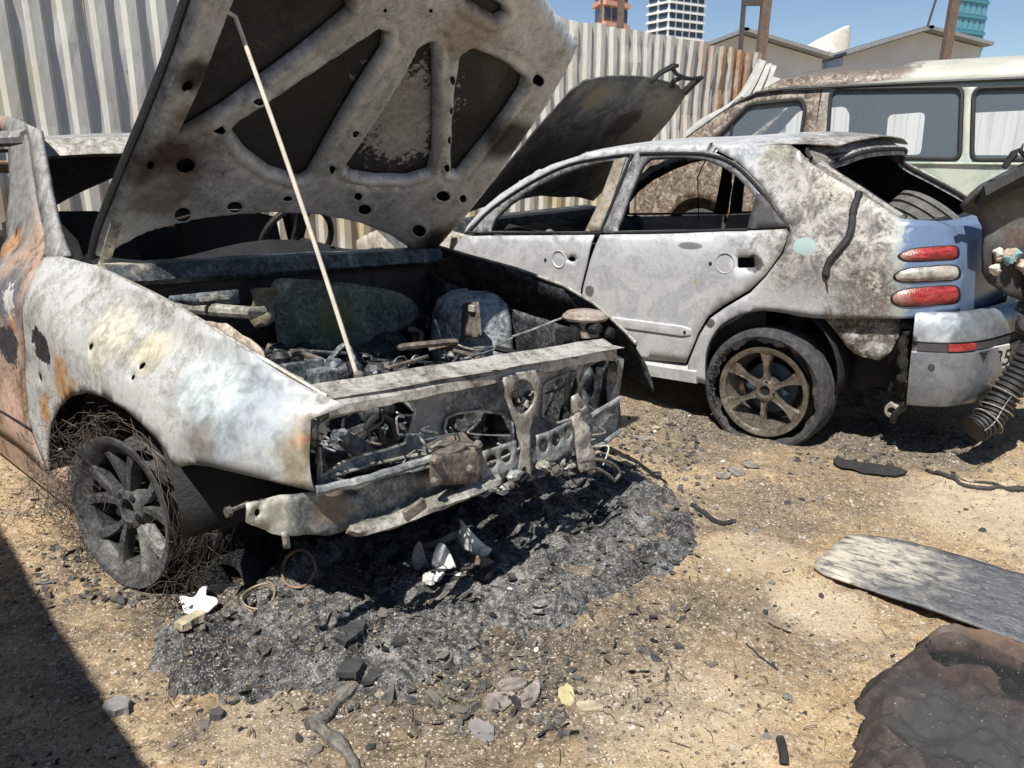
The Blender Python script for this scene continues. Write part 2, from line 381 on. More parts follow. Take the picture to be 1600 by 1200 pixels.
# ------------------------------------------------------------------ corrugated fence
FO = np.array((-2.76, 5.6)); FD = np.array((math.cos(R(41.5)), math.sin(R(41.5)))); FN = np.array((FD[1], -FD[0]))
def m_fence():
    n = NT('galvanised_sheet'); st = n.vec('MULTIPLY', n.o, (1, 1, .10)); a = n.noise(7, 5, .65, .4, st); b = n.noise(55, 4, .7, 0, n.vec('MULTIPLY', n.o, (1, 1, .25))); c = n.noise(2.2, 4, .6)
    col = n.ramp(n.math('ADD', n.math('MULTIPLY', a, .6), n.math('MULTIPLY', b, .4)), [(.32, (.36, .345, .31)), (.46, (.50, .49, .455)), (.56, (.58, .57, .535)), (.7, (.68, .665, .625))])
    col = n.mix(n.math('MULTIPLY', n.sm(c, .50, .68), .45), col, (.48, .42, .29))
    x = n.xyz()
    rust = n.math('MULTIPLY', n.sm(x[0], 1.7, 2.6), n.sm(n.math('ADD', a, n.math('MULTIPLY', b, .5)), .62, .86)); col = n.mix(rust, col, (.36, .19, .09))
    col = n.mix(n.math('MULTIPLY', n.math('MULTIPLY', n.sm(x[2], 1.5, .5), n.sm(c, .40, .62)), .7), col, (.46, .36, .17))
    col = n.mix(n.math('MULTIPLY', n.sm(b, .62, .74), .6), col, (.10, .085, .07))
    return n.out(col, .75, .0, b, .15, .004, spec=.25)
MF = m_fence()
def sheet(parent, s0, s1, z0, z1, seed, o, d, nrm, pitch=.19, depth=.034, dents=1., mat=None, nv=15, zs=0.):
    v = []; f = []; pr = []
    s = s0; k = 0
    while s < s1-1e-6:
        for ds, dep in ((0, 0), (.062, 0), (.088, 1), (.150, 1), (.176, 0)):
            if s+ds*pitch/.19 <= s1+1e-6: pr.append((s+ds*pitch/.19, dep*depth))
        s += pitch
    pr.append((s1, 0)); m = len(pr)
    for j in range(nv+1):
        t = j/nv
        for (q, dep) in pr:
            z = z0+(z1-z0)*t+(zs*(q-s0)+.010*math.sin(q*9+seed)+.004*math.sin(q*41+seed) if j == nv else 0)
            b = dents*(.035*noise.noise(Vector((q*1.1, z*1.4, 5.1)))+.030*max(0, noise.noise(Vector((q*4.5, z*5, 2.3)))-.22))
            h = dep*(1-.5*max(0, min(1, 3*dents*max(0, noise.noise(Vector((q*3.5, z*4.5, 9)))-.3))))+b
            p = o+d*q+nrm*h; v.append((p[0], p[1], z))
    for j in range(nv):
        for i in range(m-1): a = j*m+i; f.append([a, a+1, a+1+m, a+m])
    return mesh('sheet', v, f, mat or MF, parent, smooth=False, thick=.0018, off=0)
fr = root('corrugated_fence', 'grey corrugated metal sheet fence running behind the burnt cars', 'fence')
W_ = .95; k = 0; s = -3.8
while s < 7.7:
    ztop = 2.585-.026*(s+.5)+random.Random(k).uniform(-.02, .02)
    sheet(fr, s, min(s+W_+.03, 7.83), .0, ztop, k*1.7+.3, FO+FN*(.004*(k % 2)), FD, FN, zs=-.02); s += W_; k += 1
M_fp = flat('post_steel', (.12, .10, .09))
for i in range(6):
    p = FO+FD*(-3+2.1*i)-FN*.05; MB().box((p[0], p[1], 1.1), (.05, .05, 2.2)).build('fence_post', M_fp, fr, smooth=False)
MW2 = NT('white_sheet'); MW2 = MW2.out(MW2.ramp(MW2.noise(6, 4, .6, 0, MW2.vec('MULTIPLY', MW2.o, (1, 1, .1))), [(.3, (.55, .53, .50)), (.6, (.74, .73, .70)), (.8, (.8, .79, .77))]), .5)
f2 = root('corrugated_fence', 'bright white corrugated sheet fence seen through the van windows', 'fence')
for i in range(8): sheet(f2, i*1.2, i*1.2+1.195, 0, 2.15, 30+i, np.array((4.6, 14.2)), np.array((1., -.04)), np.array((-.04, -1.)), .2, .035, .3, MW2, 4)
# ------------------------------------------------------------------ skyline
def far(px, py, Y):
    q = WF.hit((px, py), (0, 1, 0), Y); return q
MWH = NT('warehouse_cladding'); MWH = MWH.out(MWH.ramp(MWH.noise(.6, 4, .6, 0, MWH.vec('MULTIPLY', MWH.o, (1, 1, .2))), [(.3, (.48, .50, .52)), (.7, (.62, .63, .64))]), .7)
MRF = flat('warehouse_roof', (.20, .21, .22), .6); MDK = flat('dark_steel', (.06, .05, .045), .6); MGL = flat('far_window_glass', (.10, .15, .20), .2, .1)
def gable(name, label, pts, Y, depth):
    q = [far(*p, Y) for p in pts]; r = root(name, label, 'warehouse', loc=(q[1][0], Y, 0)); ox = q[1][0]
    x0, x1, x2 = q[0][0]-ox, 0, q[2][0]-ox; ze0, za, ze2 = q[0][2], q[1][2], q[2][2]
    MB().prism([(x0, 0), (x2, 0), (x2, ze2), (x1, za), (x0, ze0)], lambda a, b, h: (a, h, b), 0, depth).build('wall', MWH, r, smooth=False)
    for (xa, za_, xb, zb, nm) in ((x0, ze0, x1, za, 'roof_slope'), (x1, za, x2, ze2, 'roof_slope')):
        L = math.hypot(xb-xa, zb-za_); a = math.atan2(zb-za_, xb-xa)
        MB().box(((xa+xb)/2-math.sin(a)*.12, depth/2-.4, (za_+zb)/2+math.cos(a)*.12), (L+.35, depth+1, .16), rotm('Y', -a)).build(nm, MRF, r, smooth=False)
    for i in range(3): MB().box((x0+(x2-x0)*(i+1)/4, -.03, 2.6), (1.6, .08, .9)).build('window', MGL, r, smooth=False)
gable('warehouse', 'pale grey gabled warehouse right behind the end of the fence', [(1030, 102), (1158, 54), (1285, 92)], 42., 25)
gable('warehouse', 'pale grey gabled warehouse behind the minibus roof', [(1318, 88), (1442, 50), (1532, 74)], 46., 25)
def tower(name, label, px0, px1, pxm, pytop, Y, floors, fh, wallL, wallR, glass, bays, side=14., skew=0.):
    a = far(px0, 120, Y); m = far(pxm, 120, Y*.97); b = far(px1, 120, Y); zt = far(pxm, pytop, Y)[2]
    r = root(name, label, 'tower block', loc=(m[0], m[1], 0))
    d1 = Vector((a[0]-m[0], a[1]-m[1], 0)); d2 = Vector((b[0]-m[0], b[1]-m[1], 0)); up = Vector((0, 0, 1)); bk = d1+d2
    MB().prism([(0, 0), (1, 0), (1, 1), (0, 1)], lambda u, v, h: d1*u+d2*v+up*h, 0, zt).build('core', wallL, r, smooth=False)
    for d, w, nb in ((d1, wallL, bays[0]), (d2, wallR, bays[1])):
        nrm = d.cross(up).normalized()
        if nrm.y > 0: nrm = -nrm
        z = zt
        for k in range(floors):
            z = zt-k*fh; c = d*.5+nrm*.25; MB().box((c.x, c.y, z-.25), (d.length, .5, fh*.2), Matrix((d.normalized(), nrm, up)).transposed()).build('floor_slab', w, r, smooth=False)
            for j in range(nb):
                u = (j+.5)/nb; c = d*u+nrm*.05; MB().box((c.x, c.y, z-fh*.58), (d.length/nb*.72, .2, fh*.62), Matrix((d.normalized(), nrm, up)).transposed()).build('window', glass, r, smooth=False)
MWT = flat('white_render', (.74, .75, .76), .7, var=.08); MNV = flat('navy_glazing', (.05, .075, .11), .12, .2); MOR = flat('terracotta_cladding', (.60, .33, .24), .7, var=.1)
MTQ = flat('turquoise_glass', (.10, .30, .38), .12, .3, var=.15)
tower('apartment_tower', 'white apartment tower with dark window bands above the fence', 1008, 1094, 1040, -60, 190., 12, 3.25/1.9, MWT, MWT, MNV, (2, 5))
tower('office_block', 'terracotta clad block with blue window above the fence', 927, 977, 939, -25, 120., 4, 2.6, MOR, MOR, MNV, (1, 3))
tower('glass_tower', 'turquoise glass tower at the right behind a steel post', 1474, 1527, 1482, -70, 260., 8, 4.2, MTQ, MTQ, flat('pale_turquoise_glass', (.18, .42, .50), .1, .3), (1, 5))
# curved striped tower
q = far(1294, 34, 230.); r = root('curved_tower', 'pale curved tower with striped floors and slanted top behind the dish', 'tower block', loc=(q[0], 230, 0))
rad = 6.1; zt = q[2]
MB().add([(rad*math.cos(t)*kr+.12*rad*(1-kr), rad*.7*math.sin(t)*kr, (zt-3.2+3.*math.cos(t)*kr)*fz) for fz, kr in ((0, 1), (.9, 1), (.985, .93), (1., .72)) for t in [2*math.pi*i/28 for i in range(28)]],
    [[i*28+k, i*28+(k+1) % 28, (i+1)*28+(k+1) % 28, (i+1)*28+k] for i in range(3) for k in range(28)]+[[3*28+k for k in range(28)]]).build('core', flat('pale_concrete', (.60, .57, .53), .8, var=.2, sc=.6), r)
for k in range(7):
    MB().lathe([(rad*.95, 0), (rad*1.08, 0), (rad*1.08, .75), (rad*.95, .75)], 28, (0, 0, zt-10.3-k*1.75), 'z', True).build('floor_band', MWT, r)
# dish on the roof beyond
q = far(1294, 77, 44.); r = root('satellite_dish', 'round white satellite dish standing between the two warehouses', 'satellite dish', loc=tuple(q))
MB().lathe([(0, .0), (.12, .005), (.25, .03), (.37, .08), (.37, .10), (.25, .05), (0, .02)], 28, (0, 0, 0), 'y').build('reflector', flat('dish_white', (.8, .8, .8), .5, var=.05), r)
MB().tube([(0, .05, 0), (0, .2, -.6), (0, .2, -q[2])], .04).build('mast', MDK, r); MB().tube([(0, 0, -.35), (0, -.3, -.05)], .015).build('feed_arm', MDK, r)
# steel posts and cables
def post(label, px, ptop, w, Y, lean=0., extra=None):
    q = far(px, 100, Y); r = root('steel_post', label, 'post', loc=(q[0], Y, 0), group='tall rusty steel posts behind the fence')
    H = far(px, ptop, Y)[2]+1; MB().box((lean*H/2, 0, H/2), (w, w, H), rotm('Y', lean)).build('shaft', flat('rusty_post', (.13, .09, .07), .8), r, smooth=False)
    MB().box((0, 0, .02), (w*2.2, w*2.2, .04)).build('base_plate', MDK, r, smooth=False)
    if extra: extra(r, H, w)
def frame_extra(r, H, w):
    mb = MB(); mb.box((-.42, 0, 4.55), (.10, .10, 1.9)).box((-.2, 0, 5.15), (.5, .12, .10)).box((-.2, 0, 4.75), (.5, .12, .14)); mb.build('bracket_frame', MDK, r, smooth=False)
    for dx in (-.30, -.12): MB().tube([(dx-.2, 0, 5.1), (dx+.06, 0, H)], .02).build('stay_cable', MDK, r)
post('rusty steel post with bracket frame standing behind the fence end', 1181, -30, .22, 22., .03, frame_extra)
post('rusty steel post in front of the turquoise tower', 1469, -30, .20, 22., .03, lambda r, H, w: MB().tube([(-.45, 0, 4.2), (-.05, 0, H)], .03).build('stay_cable', MDK, r))
post('short rusty post end before the terracotta block', 967, -30, .13, 18., .0, None)
post('thin dark post beside the terracotta block', 928, -30, .05, 18., .03, None)
# white tarp hanging from the fence end
E1 = FO+FD*7.6
def tarp():
    top_ = [np.array((E1[0]+.10, E1[1]-.05, 2.36)), np.array((E1[0]+.02, E1[1]-.15, 2.30))]
    a = np.array(far(1186, 92, 10.7)); b = np.array(far(1150, 150, 10.2)); c = np.array(far(1095, 186, 9.6)); d = np.array(far(1072, 205, 9.3))
    v = []; f = []; cur = crom([a, b, c, d], 8, False); m = len(cur); K = 10
    for i, p in enumerate(cur):
        for k in range(K+1):
            t = k/K; dr = (.10+.75*i/m)*t; v.append((p[0]+.20*t+.018*math.sin(k*2.3+i*.15), p[1]-.1*t+.03*math.sin(k*1.7+i*.12), p[2]-dr+.006*math.sin(i*.5+k)))
    for i in range(m-1):
        for k in range(K): q = i*(K+1)+k; f.append([q, q+1, q+K+2, q+K+1])
    tag(mesh('tarpaulin', v, f, flat('white_tarp', (.40, .39, .37), .9, var=.25, sc=6), None, True, .003), 'white tarpaulin hanging in folds from the fence end beside the minibus', 'tarpaulin')
tarp()
# unseen wall added beyond the left edge to cast the straight near-corner shadow
a = np.array(G(0, 820)); b = np.array(G(235, 1200)); dd = (b-a)/np.linalg.norm(b-a); Hw = 2.1
off = -np.array((sv.x, sv.y))/sv.z*Hw; p0 = a-off-dd*5.5; p1 = b-off+dd*2.2; nn = np.array((dd[1], -dd[0])); nn = nn if nn@off < 0 else -nn
wr = root('shadow_caster_wall', 'unseen wall added at the left to throw the straight shadow across the near corner', 'wall', loc=(p0[0], p0[1], 0), rz=math.atan2(dd[1], dd[0]))
Lw = float(np.linalg.norm(p1-p0)); sy = -1 if (np.array((-dd[1], dd[0]))@nn) < 0 else 1
MB().box((Lw/2, sy*.1, Hw/2-.06), (Lw, .19, Hw-.12)).build('masonry', flat('grey_block', (.36, .35, .33), .9), wr, smooth=False)
MB().box((Lw/2, sy*.1, Hw-.06), (Lw+.02, .2, .12)).build('coping', flat('coping_stone', (.42, .41, .39), .9), wr, smooth=False)
# ================================================================== bonnet-up burnt car
CA = root('burnt_car', 'burnt-out car with bonnet propped open and bare front crossmember, left foreground', 'car', AF)
def ztopA(x): return .66-.181*(x+.6)
def YA(x, z):
    zt = ztopA(min(max(x, -.7), .8)) if x > -.7 else .678-.02*(x+.7)
    tp = .14*max(0, (x-.3)/.5)**2
    if z > zt: return -.70+tp+.30*(z-zt)
    return -(.81-.11*max(0, 1-(zt-z)/.2)**2-tp-.05*max(0, (.02-z)/.3)**2)
def sa(p): q = AF.SY([p], YA)[0]; return (q[0], YA(*q), q[1])
def onA(dent=1., push=0.):
    def fn(u, v):
        y = YA(u, v); d = .010*nz((u, v, 0), 3.2, 2)+.004*nz((u, v, 3), 11, 5)
        return (u, y+d*dent+push, v)
    return fn
ASH = (.70, .69, .66); CREAM = (.66, .62, .50); GREYB = (.42, .46, .50); RUST = (.50, .215, .075); SOOT = (.035, .034, .036)
M_fenA = blotch('ashed_fender_paint', [(.20, .195, .18), (.32, .315, .295), (.42, .42, .41), (.52, .525, .525), (.43, .415, .375), (.55, .55, .54)], 3.0, 28., .55, .2, .2, .003, 1.8,
    [(sa((100, 600)), .075, (.44, .24, .10), 1.6, 2.2, 18.), (sa((70, 640)), .05, (.42, .23, .10), 1.6, 2.2, 18.), (sa((64, 540)), .05, SOOT, .10, 1.0, 13., (.55, 1, 1)), (sa((170, 530)), .10, (.50, .47, .39), 1.2, 1.3, 9.),
     (sa((235, 550)), .06, (.50, .46, .34), 1.2, 1.3, 12.), (sa((380, 640)), .13, (.27, .30, .335), 1.2, 1.3, 8.), (sa((330, 600)), .09, (.44, .49, .50), 1.2, 1.3, 10.), (sa((310, 690)), .05, (.22, .205, .19), 1.3, 1.3, 12.), (sa((470, 710)), .05, (.20, .17, .12), 1.2, 1.3, 18., (1, 1, .35)),(sa((475,690)),.015,(.28,.16,.09),1.5,2.5,30.)], 120.)
M_doorA = blotch('rusted_door_paint', [(.09, .065, .055), (.20, .125, .085), (.33, .215, .15), (.40, .29, .22), (.25, .20, .18), (.42, .37, .33)], 4.5, 30., .75, .1, .25, .003, 1.6,
    [(sa((26, 270)), .34, (.20, .195, .19), .5, .5, 8., (1, 1, .9)), (sa((20, 380)), .06, (.36, .19, .10), 1., .9, 10.), (sa((12, 462)), .13, (.13, .13, .145), .8, 1.0, 14.), (sa((14, 540)), .07, SOOT, .12, 1.3, 16., (.6, 1, 1)), (sa((18, 498)), .035, (.42, .21, .08), 1., 1.4, 16.), (sa((12, 470)), .05, (.46, .46, .45), .3, 2.2, 36.),(sa((20, 640)),.1,(.50,.33,.26),.8,.8,12.)], 90.)
M_pilA = blotch('ashed_pillar', [(.10, .098, .095), (.21, .205, .20), (.32, .315, .305), (.42, .415, .40)], 8., 45., .75, .1, .4, .004)
M_bay = blotch('sooted_engine_bay', [(.008, .009, .010), (.016, .018, .020), (.034, .038, .042), (.075, .082, .088), (.24, .25, .25)], 9., 55., .55, .25, .8, .006, 1.8)
M_bayb = blotch('blue_grey_scorched_steel', [(.020, .024, .029), (.05, .06, .07), (.12, .14, .155), (.25, .275, .28), (.46, .46, .44)], 8., 48., .5, .3, .6, .005, 1.8)
M_pale = blotch('pale_ashed_steel', [(.10, .095, .085), (.26, .245, .215), (.44, .42, .375), (.58, .57, .53)], 11., 55., .55, .25, .4, .003, 1.4, (), 150.)
M_rustp = blotch('rusty_plate', [(.05, .044, .04), (.11, .094, .08), (.20, .168, .142), (.31, .28, .25)], 13., 70., .7, .2, .5, .003)
M_black = flat('charred_black', (.010, .010, .011), .7, var=.6, sc=20, bs=.6, bd=.006)
M_dark = flat('sooty_interior', (.022, .021, .021), .85, var=.6, sc=9)
# ---- near fender
fo = [(72, 402), (100, 401), (150, 415), (200, 440), (260, 468), (330, 510), (400, 553), (460, 592), (505, 615), (541, 634), (515, 644), (489, 655), (487, 690), (486, 730), (490, 767),
      (455, 759), (420, 750), (370, 738), (330, 729), (300, 726), (273, 731), (262, 713), (245, 688), (222, 663), (195, 639), (165, 622), (135, 614), (110, 619), (92, 636), (80, 662), (75, 700), (76, 742), (62, 705), (46, 660), (40, 600), (36, 510), (40, 468)]
FEN = AF.SY(fo, YA)
hole_sq = [ell(AF.SY([(62, 591)], YA)[0], .013, .015, 8)] + [ell(AF.SY([p], YA)[0], r, r*.7, 8, .3) for p, r in (((142, 542), .014), ((208, 590), .010), ((222, 572), .013))]
panel('fender', FEN, hole_sq, onA(1.0), M_fenA, CA, .028, .004)
FENF = [(x, z) for x, z in FEN]
panel('fender', FENF, [], lambda u, v: (u, -YA(u, v)+.012*nz((u, v, 1), 4, 3), v), M_bay, CA, .05, .004, flip=True)
MB().tube([(x, -.02+YA(x, z)+.03, z-.004) for x, z in AF.SY(crom([(150, 417), (260, 471), (400, 556), (505, 618)], 5, False), YA)], .006, 6).build('fender_edge_channel', M_pale, CA)
# wheel arch liner: a dark tunnel behind the arch
la = MB(); ring = []
for i in range(15):
    t = math.pi*i/14; ring.append((.36*math.cos(t)-.02, .36*math.sin(t)+.0))
la.loft([[(x, y, z) for x, z in ring] for y in (-.775, -.6, -.42)], close=False); la.add([(x, -.42, z) for x, z in ring], [list(range(15))])
la.build('arch_liner', M_black, CA, thick=.004)
panel('lit_liner_wedge', AF.Y([(238, 722), (262, 738), (285, 775), (312, 815), (334, 848), (318, 858), (286, 852), (272, 810), (255, 765)], -.60), [], lambda u, v: (u, -.60+.02*nz((u, v, 0), 9), v), blotch('sunlit_liner', [(.06, .055, .05), (.13, .115, .10), (.22, .19, .165)], 9., 50.), CA, .03, .004)  # sunlit wedge of the liner, built as its own lighter sheet
# ---- door, pillars, sill
do = AF.SY([(0, 181), (20, 183), (36, 190), (44, 230), (54, 310), (66, 398), (58, 425), (37, 470), (33, 510), (37, 600), (43, 660), (59, 705), (70, 738)], YA)+[(-1.0, -.05), (-1.98, -.05), (-1.98, .64), (-1.9, 1.1)]
dh = AF.SY([(0, 200), (9, 207), (13, 230), (15, 300), (9, 345), (3, 385), (0, 420)], YA)+[(-1.9, .66), (-1.84, 1.06)]
hs = [ell(AF.SY([p], YA)[0], .018, .02, 8) for p in ((24, 365), (20, 392))]
dp = panel('front_door', do, [dh]+hs, onA(.5), M_doorA, CA, .05, .016, -1)
MB().tube([(x, YA(x, z)-.004, z) for x, z in AF.SY([(0, 640), (25, 655), (52, 672)], YA)], .004, 6).build('door_trim', M_black, dp)
ap = [(39, 193), (58, 202), (62, 222), (74, 295), (84, 342), (97, 380), (106, 399), (72, 403), (67, 392), (56, 310), (46, 230)]
panel('windscreen_pillar', AF.SY(ap, YA), [], onA(.4, .004), M_pilA, CA, .05, .018, -1)
xs = [-2.3, -.45]; MB().box((-1.35, -.74, -.11), (1.75, .10, .13), rotm('X', .15)).build('sill', M_doorA, CA, bevel=.012)
panel('rear_side_panel', [(-3.1, -.1), (-2.05, -.1), (-2.05, .62), (-2.4, .64), (-2.55, 1.02), (-2.7, 1.0), (-3.25, .62), (-3.25, .1)], [ell((-2.53, 0.02), .34, .34)], lambda u, v: (u, YA(-.8, v), v), M_doorA, CA, .12, .004)
panel('rear_side_panel', [(-3.1, -.1), (-.5, -.1), (-.5, .55), (-2.4, .60), (-2.5, 1.0), (-2.7, 1.0), (-3.25, .62), (-3.25, .1)], [ell((-2.53, 0.02), .34, .34)], lambda u, v: (u, -YA(-.8, v), v), M_doorA, CA, .12, .004, flip=True)
def roofz(x, y): return 1.105-.05*(y/.58)**2-.06*max(0, -(x+1.9))**2-.05*max(0, x+1.40)**1.5*4
rf = [(-1.22, -.57), (-1.15, -.4), (-1.11, -.2), (-1.10, 0), (-1.11, .2), (-1.15, .4), (-1.22, .57), (-1.6, .60), (-2.35, .57), (-2.45, 0), (-2.35, -.57), (-1.6, -.60)]
panel('roof', rf, [], lambda u, v: (u, v, roofz(u, v)+.008*nz((u, v, 0), 2.5)), M_pilA, CA, .08, .012, -1)
panel('roof_lining', [(x*.985-.02, y*.96) for x, y in rf], [], lambda u, v: (u, v, roofz(u, v)-.04), M_dark, CA, .15, .004)
hb = [(-1.18, -.58), (-1.12, -.4), (-1.08, -.2), (-1.07, 0), (-1.08, .2), (-1.12, .4), (-1.18, .58)]
MB().loft([[(x-.02, y, roofz(x-.04, y)+.006), (x+.03, y, roofz(x, y)-.022), (x+.045, y, roofz(x, y)-.05), (x+.01, y, roofz(x, y)-.06), (x-.06, y, roofz(x, y)-.05)] for x, y in hb], True, True).build('windscreen_header', M_pale, CA)
for nm, pa, pb, wd in (('windscreen_pillar', (-.44, .70, .57), (-1.19, .57, 1.05), .06), ('centre_pillar', (-1.36, .74, .1), (-1.45, .58, 1.06), .09), ('rear_pillar', (-2.45, .68, .55), (-2.3, .56, 1.04), .14), ('centre_pillar', (-2.02, -.74, .1), (-1.94, -.6, 1.05), .08)):
    pa, pb = Vector(pa), Vector(pb); d = pb-pa; X_ = Vector((1, 0, 0)); y_ = d.normalized().cross(X_).normalized(); x_ = y_.cross(d.normalized())
    MB().loft([[p+x_*a*wd*.5+y_*b*.025 for a, b in ((-1, -1), (1, -1), (1, 1), (-1, 1))] for p in (pa, pa+d*.33+y_*.01, pa+d*.66+y_*.01, pb)], True, True).build(nm, M_pilA if nm != 'centre_pillar' else M_dark, CA, bevel=.006)
for y in (-.6, .6): MB().tube([(-1.2, y*.97, 1.055), (-1.6, y, 1.06), (-2.3, y*.95, 1.03)], .028, 8).build('roof_rail', M_pilA, CA)
panel('tailgate', [(-.6, .1), (.6, .1), (.62, .6), (.55, 1.0), (-.55, 1.0), (-.62, .6)], [rpoly([(-.5, .62), (.5, .62), (.46, .94), (-.46, .94)], .06)], lambda u, v: (-3.2+.5*max(0, v-.6)*1.6, u, v), M_doorA, CA, .12, .01)
panel('floor_pan', [(-3.1, -.7), (-.4, -.7), (-.4, .7), (-3.1, .7)], [], lambda u, v: (u, v, -.06), M_dark, CA, .3, .01)
hl = AF.X([(52, 214), (120, 222), (198, 236), (190, 262), (175, 278), (120, 304), (68, 331), (60, 275)], -1.32)
panel('hanging_headliner', hl, [], lambda u, v: (-1.32+.03*nz((u, v, 0), 6), u, v), blotch('charred_headliner', [(.008, .008, .008), (.016, .015, .015), (.03, .028, .026), (.07, .06, .05)], 7., 50., .85, 0, .5, .004, 1.), CA, .04, .006)
# cabin remains
db = MB(); db.loft([[(-.62+.03*math.sin(y*9), y, .66+.03*math.sin(y*7+1)), (-.50, y, .60), (-.48, y, .36), (-.75, y, .34), (-.80, y, .58)] for y in np.linspace(-.62, .62, 14)], True, True); db.build('dashboard', M_black, CA)
st = MB(); st.lathe([(.17+.014*math.cos(t), .014*math.sin(t)) for t in np.linspace(0, 2*math.pi, 9)[:-1]], 28, (0, 0, 0), 'z', True)
st.box((0, 0, 0), (.33, .05, .02)).tube([(0, 0, 0), (.1, 0, -.25)], .025)
sw = st.build('steering_wheel', M_black, CA); sw.location = (-.86, .33, .66); sw.rotation_euler = (0, R(-62), 0)
def seat(x, y):
    prof = [(x+.02, .03), (x+.02, .25), (x-.02, .45), (x-.10, .62), (x-.16, .80), (x-.22, .79), (x-.20, .55), (x-.14, .3), (x-.14, .05)]
    b = MB(); b.loft([[(p[0], y+dy*k, p[1]-abs(dy)*.25*(p[1] > .5)) for p in prof] for dy, k in ((-.25, 1), (-.22, 1), (-.1, 1), (.1, 1), (.22, 1), (.25, 1))], True, True)
    b.build('seat_back', M_dark, CA)
    MB().box((x+.28, y, .08), (.5, .46, .14)).build('seat_base', M_dark, CA, bevel=.03)
seat(-1.35, -.36); seat(-1.35, .36)
MB().box((-2.35, 0, .35), (.14, 1.2, .62), rotm('Y', -.2)).build('rear_seat_back', M_dark, CA, bevel=.04)
# ---- bonnet
HP0 = np.array((-.46, -.66, .66)); HP1 = np.array((-.42, .72, .57)); HA = (HP1-HP0)/np.linalg.norm(HP1-HP0)
HB = np.array((math.cos(R(42)), 0, math.sin(R(42)))); HB -= HA*(HA@HB); HB /= np.linalg.norm(HB); HN = np.cross(HA, HB); HM = (HP0+HP1)/2
def hs_(p): l = AF.hit(p, HN, HN@HM)-HM; return (l@HA, l@HB)
def hp(s, u, h=0.):
    crown = -.035*(1-(s/.68)**2)-.03*max(0, (u-.7)/.5)**2+.012*nz((s, u, 2), 2.4)
    return tuple(HM+HA*s+HB*u+HN*(h+crown+.02))
hout = [hs_(p) for p in [(142, 408), (150, 372), (165, 330), (200, 240), (235, 155), (268, 75)]]+[(-.675, 1.0), (-.655, 1.12), (-.5, 1.21), (-.3, 1.265), (0, 1.29), (.2, 1.29), (.33, 1.28)]
hout += [hs_(p) for p in [(866, 18), (878, 38), (912, 86), (862, 160), (800, 245), (735, 330), (690, 380), (668, 408), (640, 395), (610, 376), (560, 357), (500, 347), (430, 343), (360, 345), (300, 352), (240, 366), (190, 388), (165, 404)]]
hh = [[(283, 206), (310, 150), (345, 70), (378, 0), (395, -35), (430, -40), (500, -6), (550, 16), (551, 32), (490, 76), (420, 122), (345, 172)], [(362, 206), (378, 192), (480, 130), (596, 62), (608, 66), (603, 90), (560, 150), (530, 200), (486, 282), (472, 289), (425, 272), (385, 240)],
      [(545, 270), (556, 252), (600, 188), (640, 128), (664, 86), (680, 80), (683, 100), (682, 180), (680, 240), (672, 272), (640, 283), (590, 284), (556, 280)], [(728, 96), (742, 88), (790, 106), (820, 128), (817, 142), (790, 180), (752, 228), (716, 272), (708, 270), (711, 200), (720, 130)], [(738, 12), (752, 5), (793, 27), (797, 37), (782, 43), (742, 22)]]
HH = [[hs_(p) for p in h] for h in hh]
hr = [((288, 124), 9, 9), ((287, 252), 15, 12), ((284, 332), 13, 12), ((366, 322), 12, 9), ((341, 199), 9, 6), ((403, 155), 9, 6), ((231, 247), 6, 7), ((450, 312), 7, 4), ((570, 328), 10, 8), ((653, 357), 10, 9), ((690, 302), 10, 8), ((521, 268), 5, 7), ((557, 211), 6, 6), ((708, 127), 4, 7), ((706, 173), 4, 6), ((702, 217), 4, 6), ((697, 260), 4, 6), ((840, 125), 9, 8), ((560, 308), 6, 6), ((720, 304), 5, 6), ((606, 25), 3, 3), ((678, 26), 3, 3)]
HR = [[hs_((c[0]+rx*math.cos(t), c[1]+ry*math.sin(t))) for t in np.linspace(0, 2*math.pi, 13)[:-1]] for c, rx, ry in hr]
M_skin = blotch('scorched_bonnet_skin', [(.010, .010, .011), (.020, .020, .021), (.034, .034, .035), (.07, .068, .066)], 5., 40., .8, .0, .5, .005, 1., [(hp(*hs_((632, 190)), -.03), .17, (.30, .30, .30), .3, 1.6, 40.), (hp(*hs_((640, 235)), -.03), .10, (.36, .36, .36), .3, 1.6, 36.), (hp(*hs_((450, 190)), -.03), .2, (.03, .029, .028), .8, .6, 5.)])
M_hood = blotch('sooted_bonnet_frame', [(.16, .168, .175), (.36, .372, .378), (.52, .53, .535), (.64, .645, .645), (.74, .74, .735)], 3.2, 30., .55, .25, .15, .002, 1.7,
    [(hp(*hs_((262, 250))), .12, (.09, .065, .06), .9, .6, 7.), (hp(*hs_((300, 110))), .05, (.07, .05, .045), .9, .6, 7.), (hp(*hs_((690, 370))), .11, (.035, .033, .032), .9, .6, 6.), (hp(*hs_((790, 215))), .09, (.05, .045, .042), .9, .6, 6., (1, 1, 1)), (hp(*hs_((520, 20))), .1, (.40, .37, .33), .9, .7, 7.),(hp(*hs_((300,180))),.06,(.30,.25,.19),.9,.7,8.), (hp(*hs_((250, 300))), .1, (.27, .26, .24), .8, .6, 8.),(hp(*hs_((740,60))),.1,(.34,.30,.26),.8,.7,8.)], flake=.18)
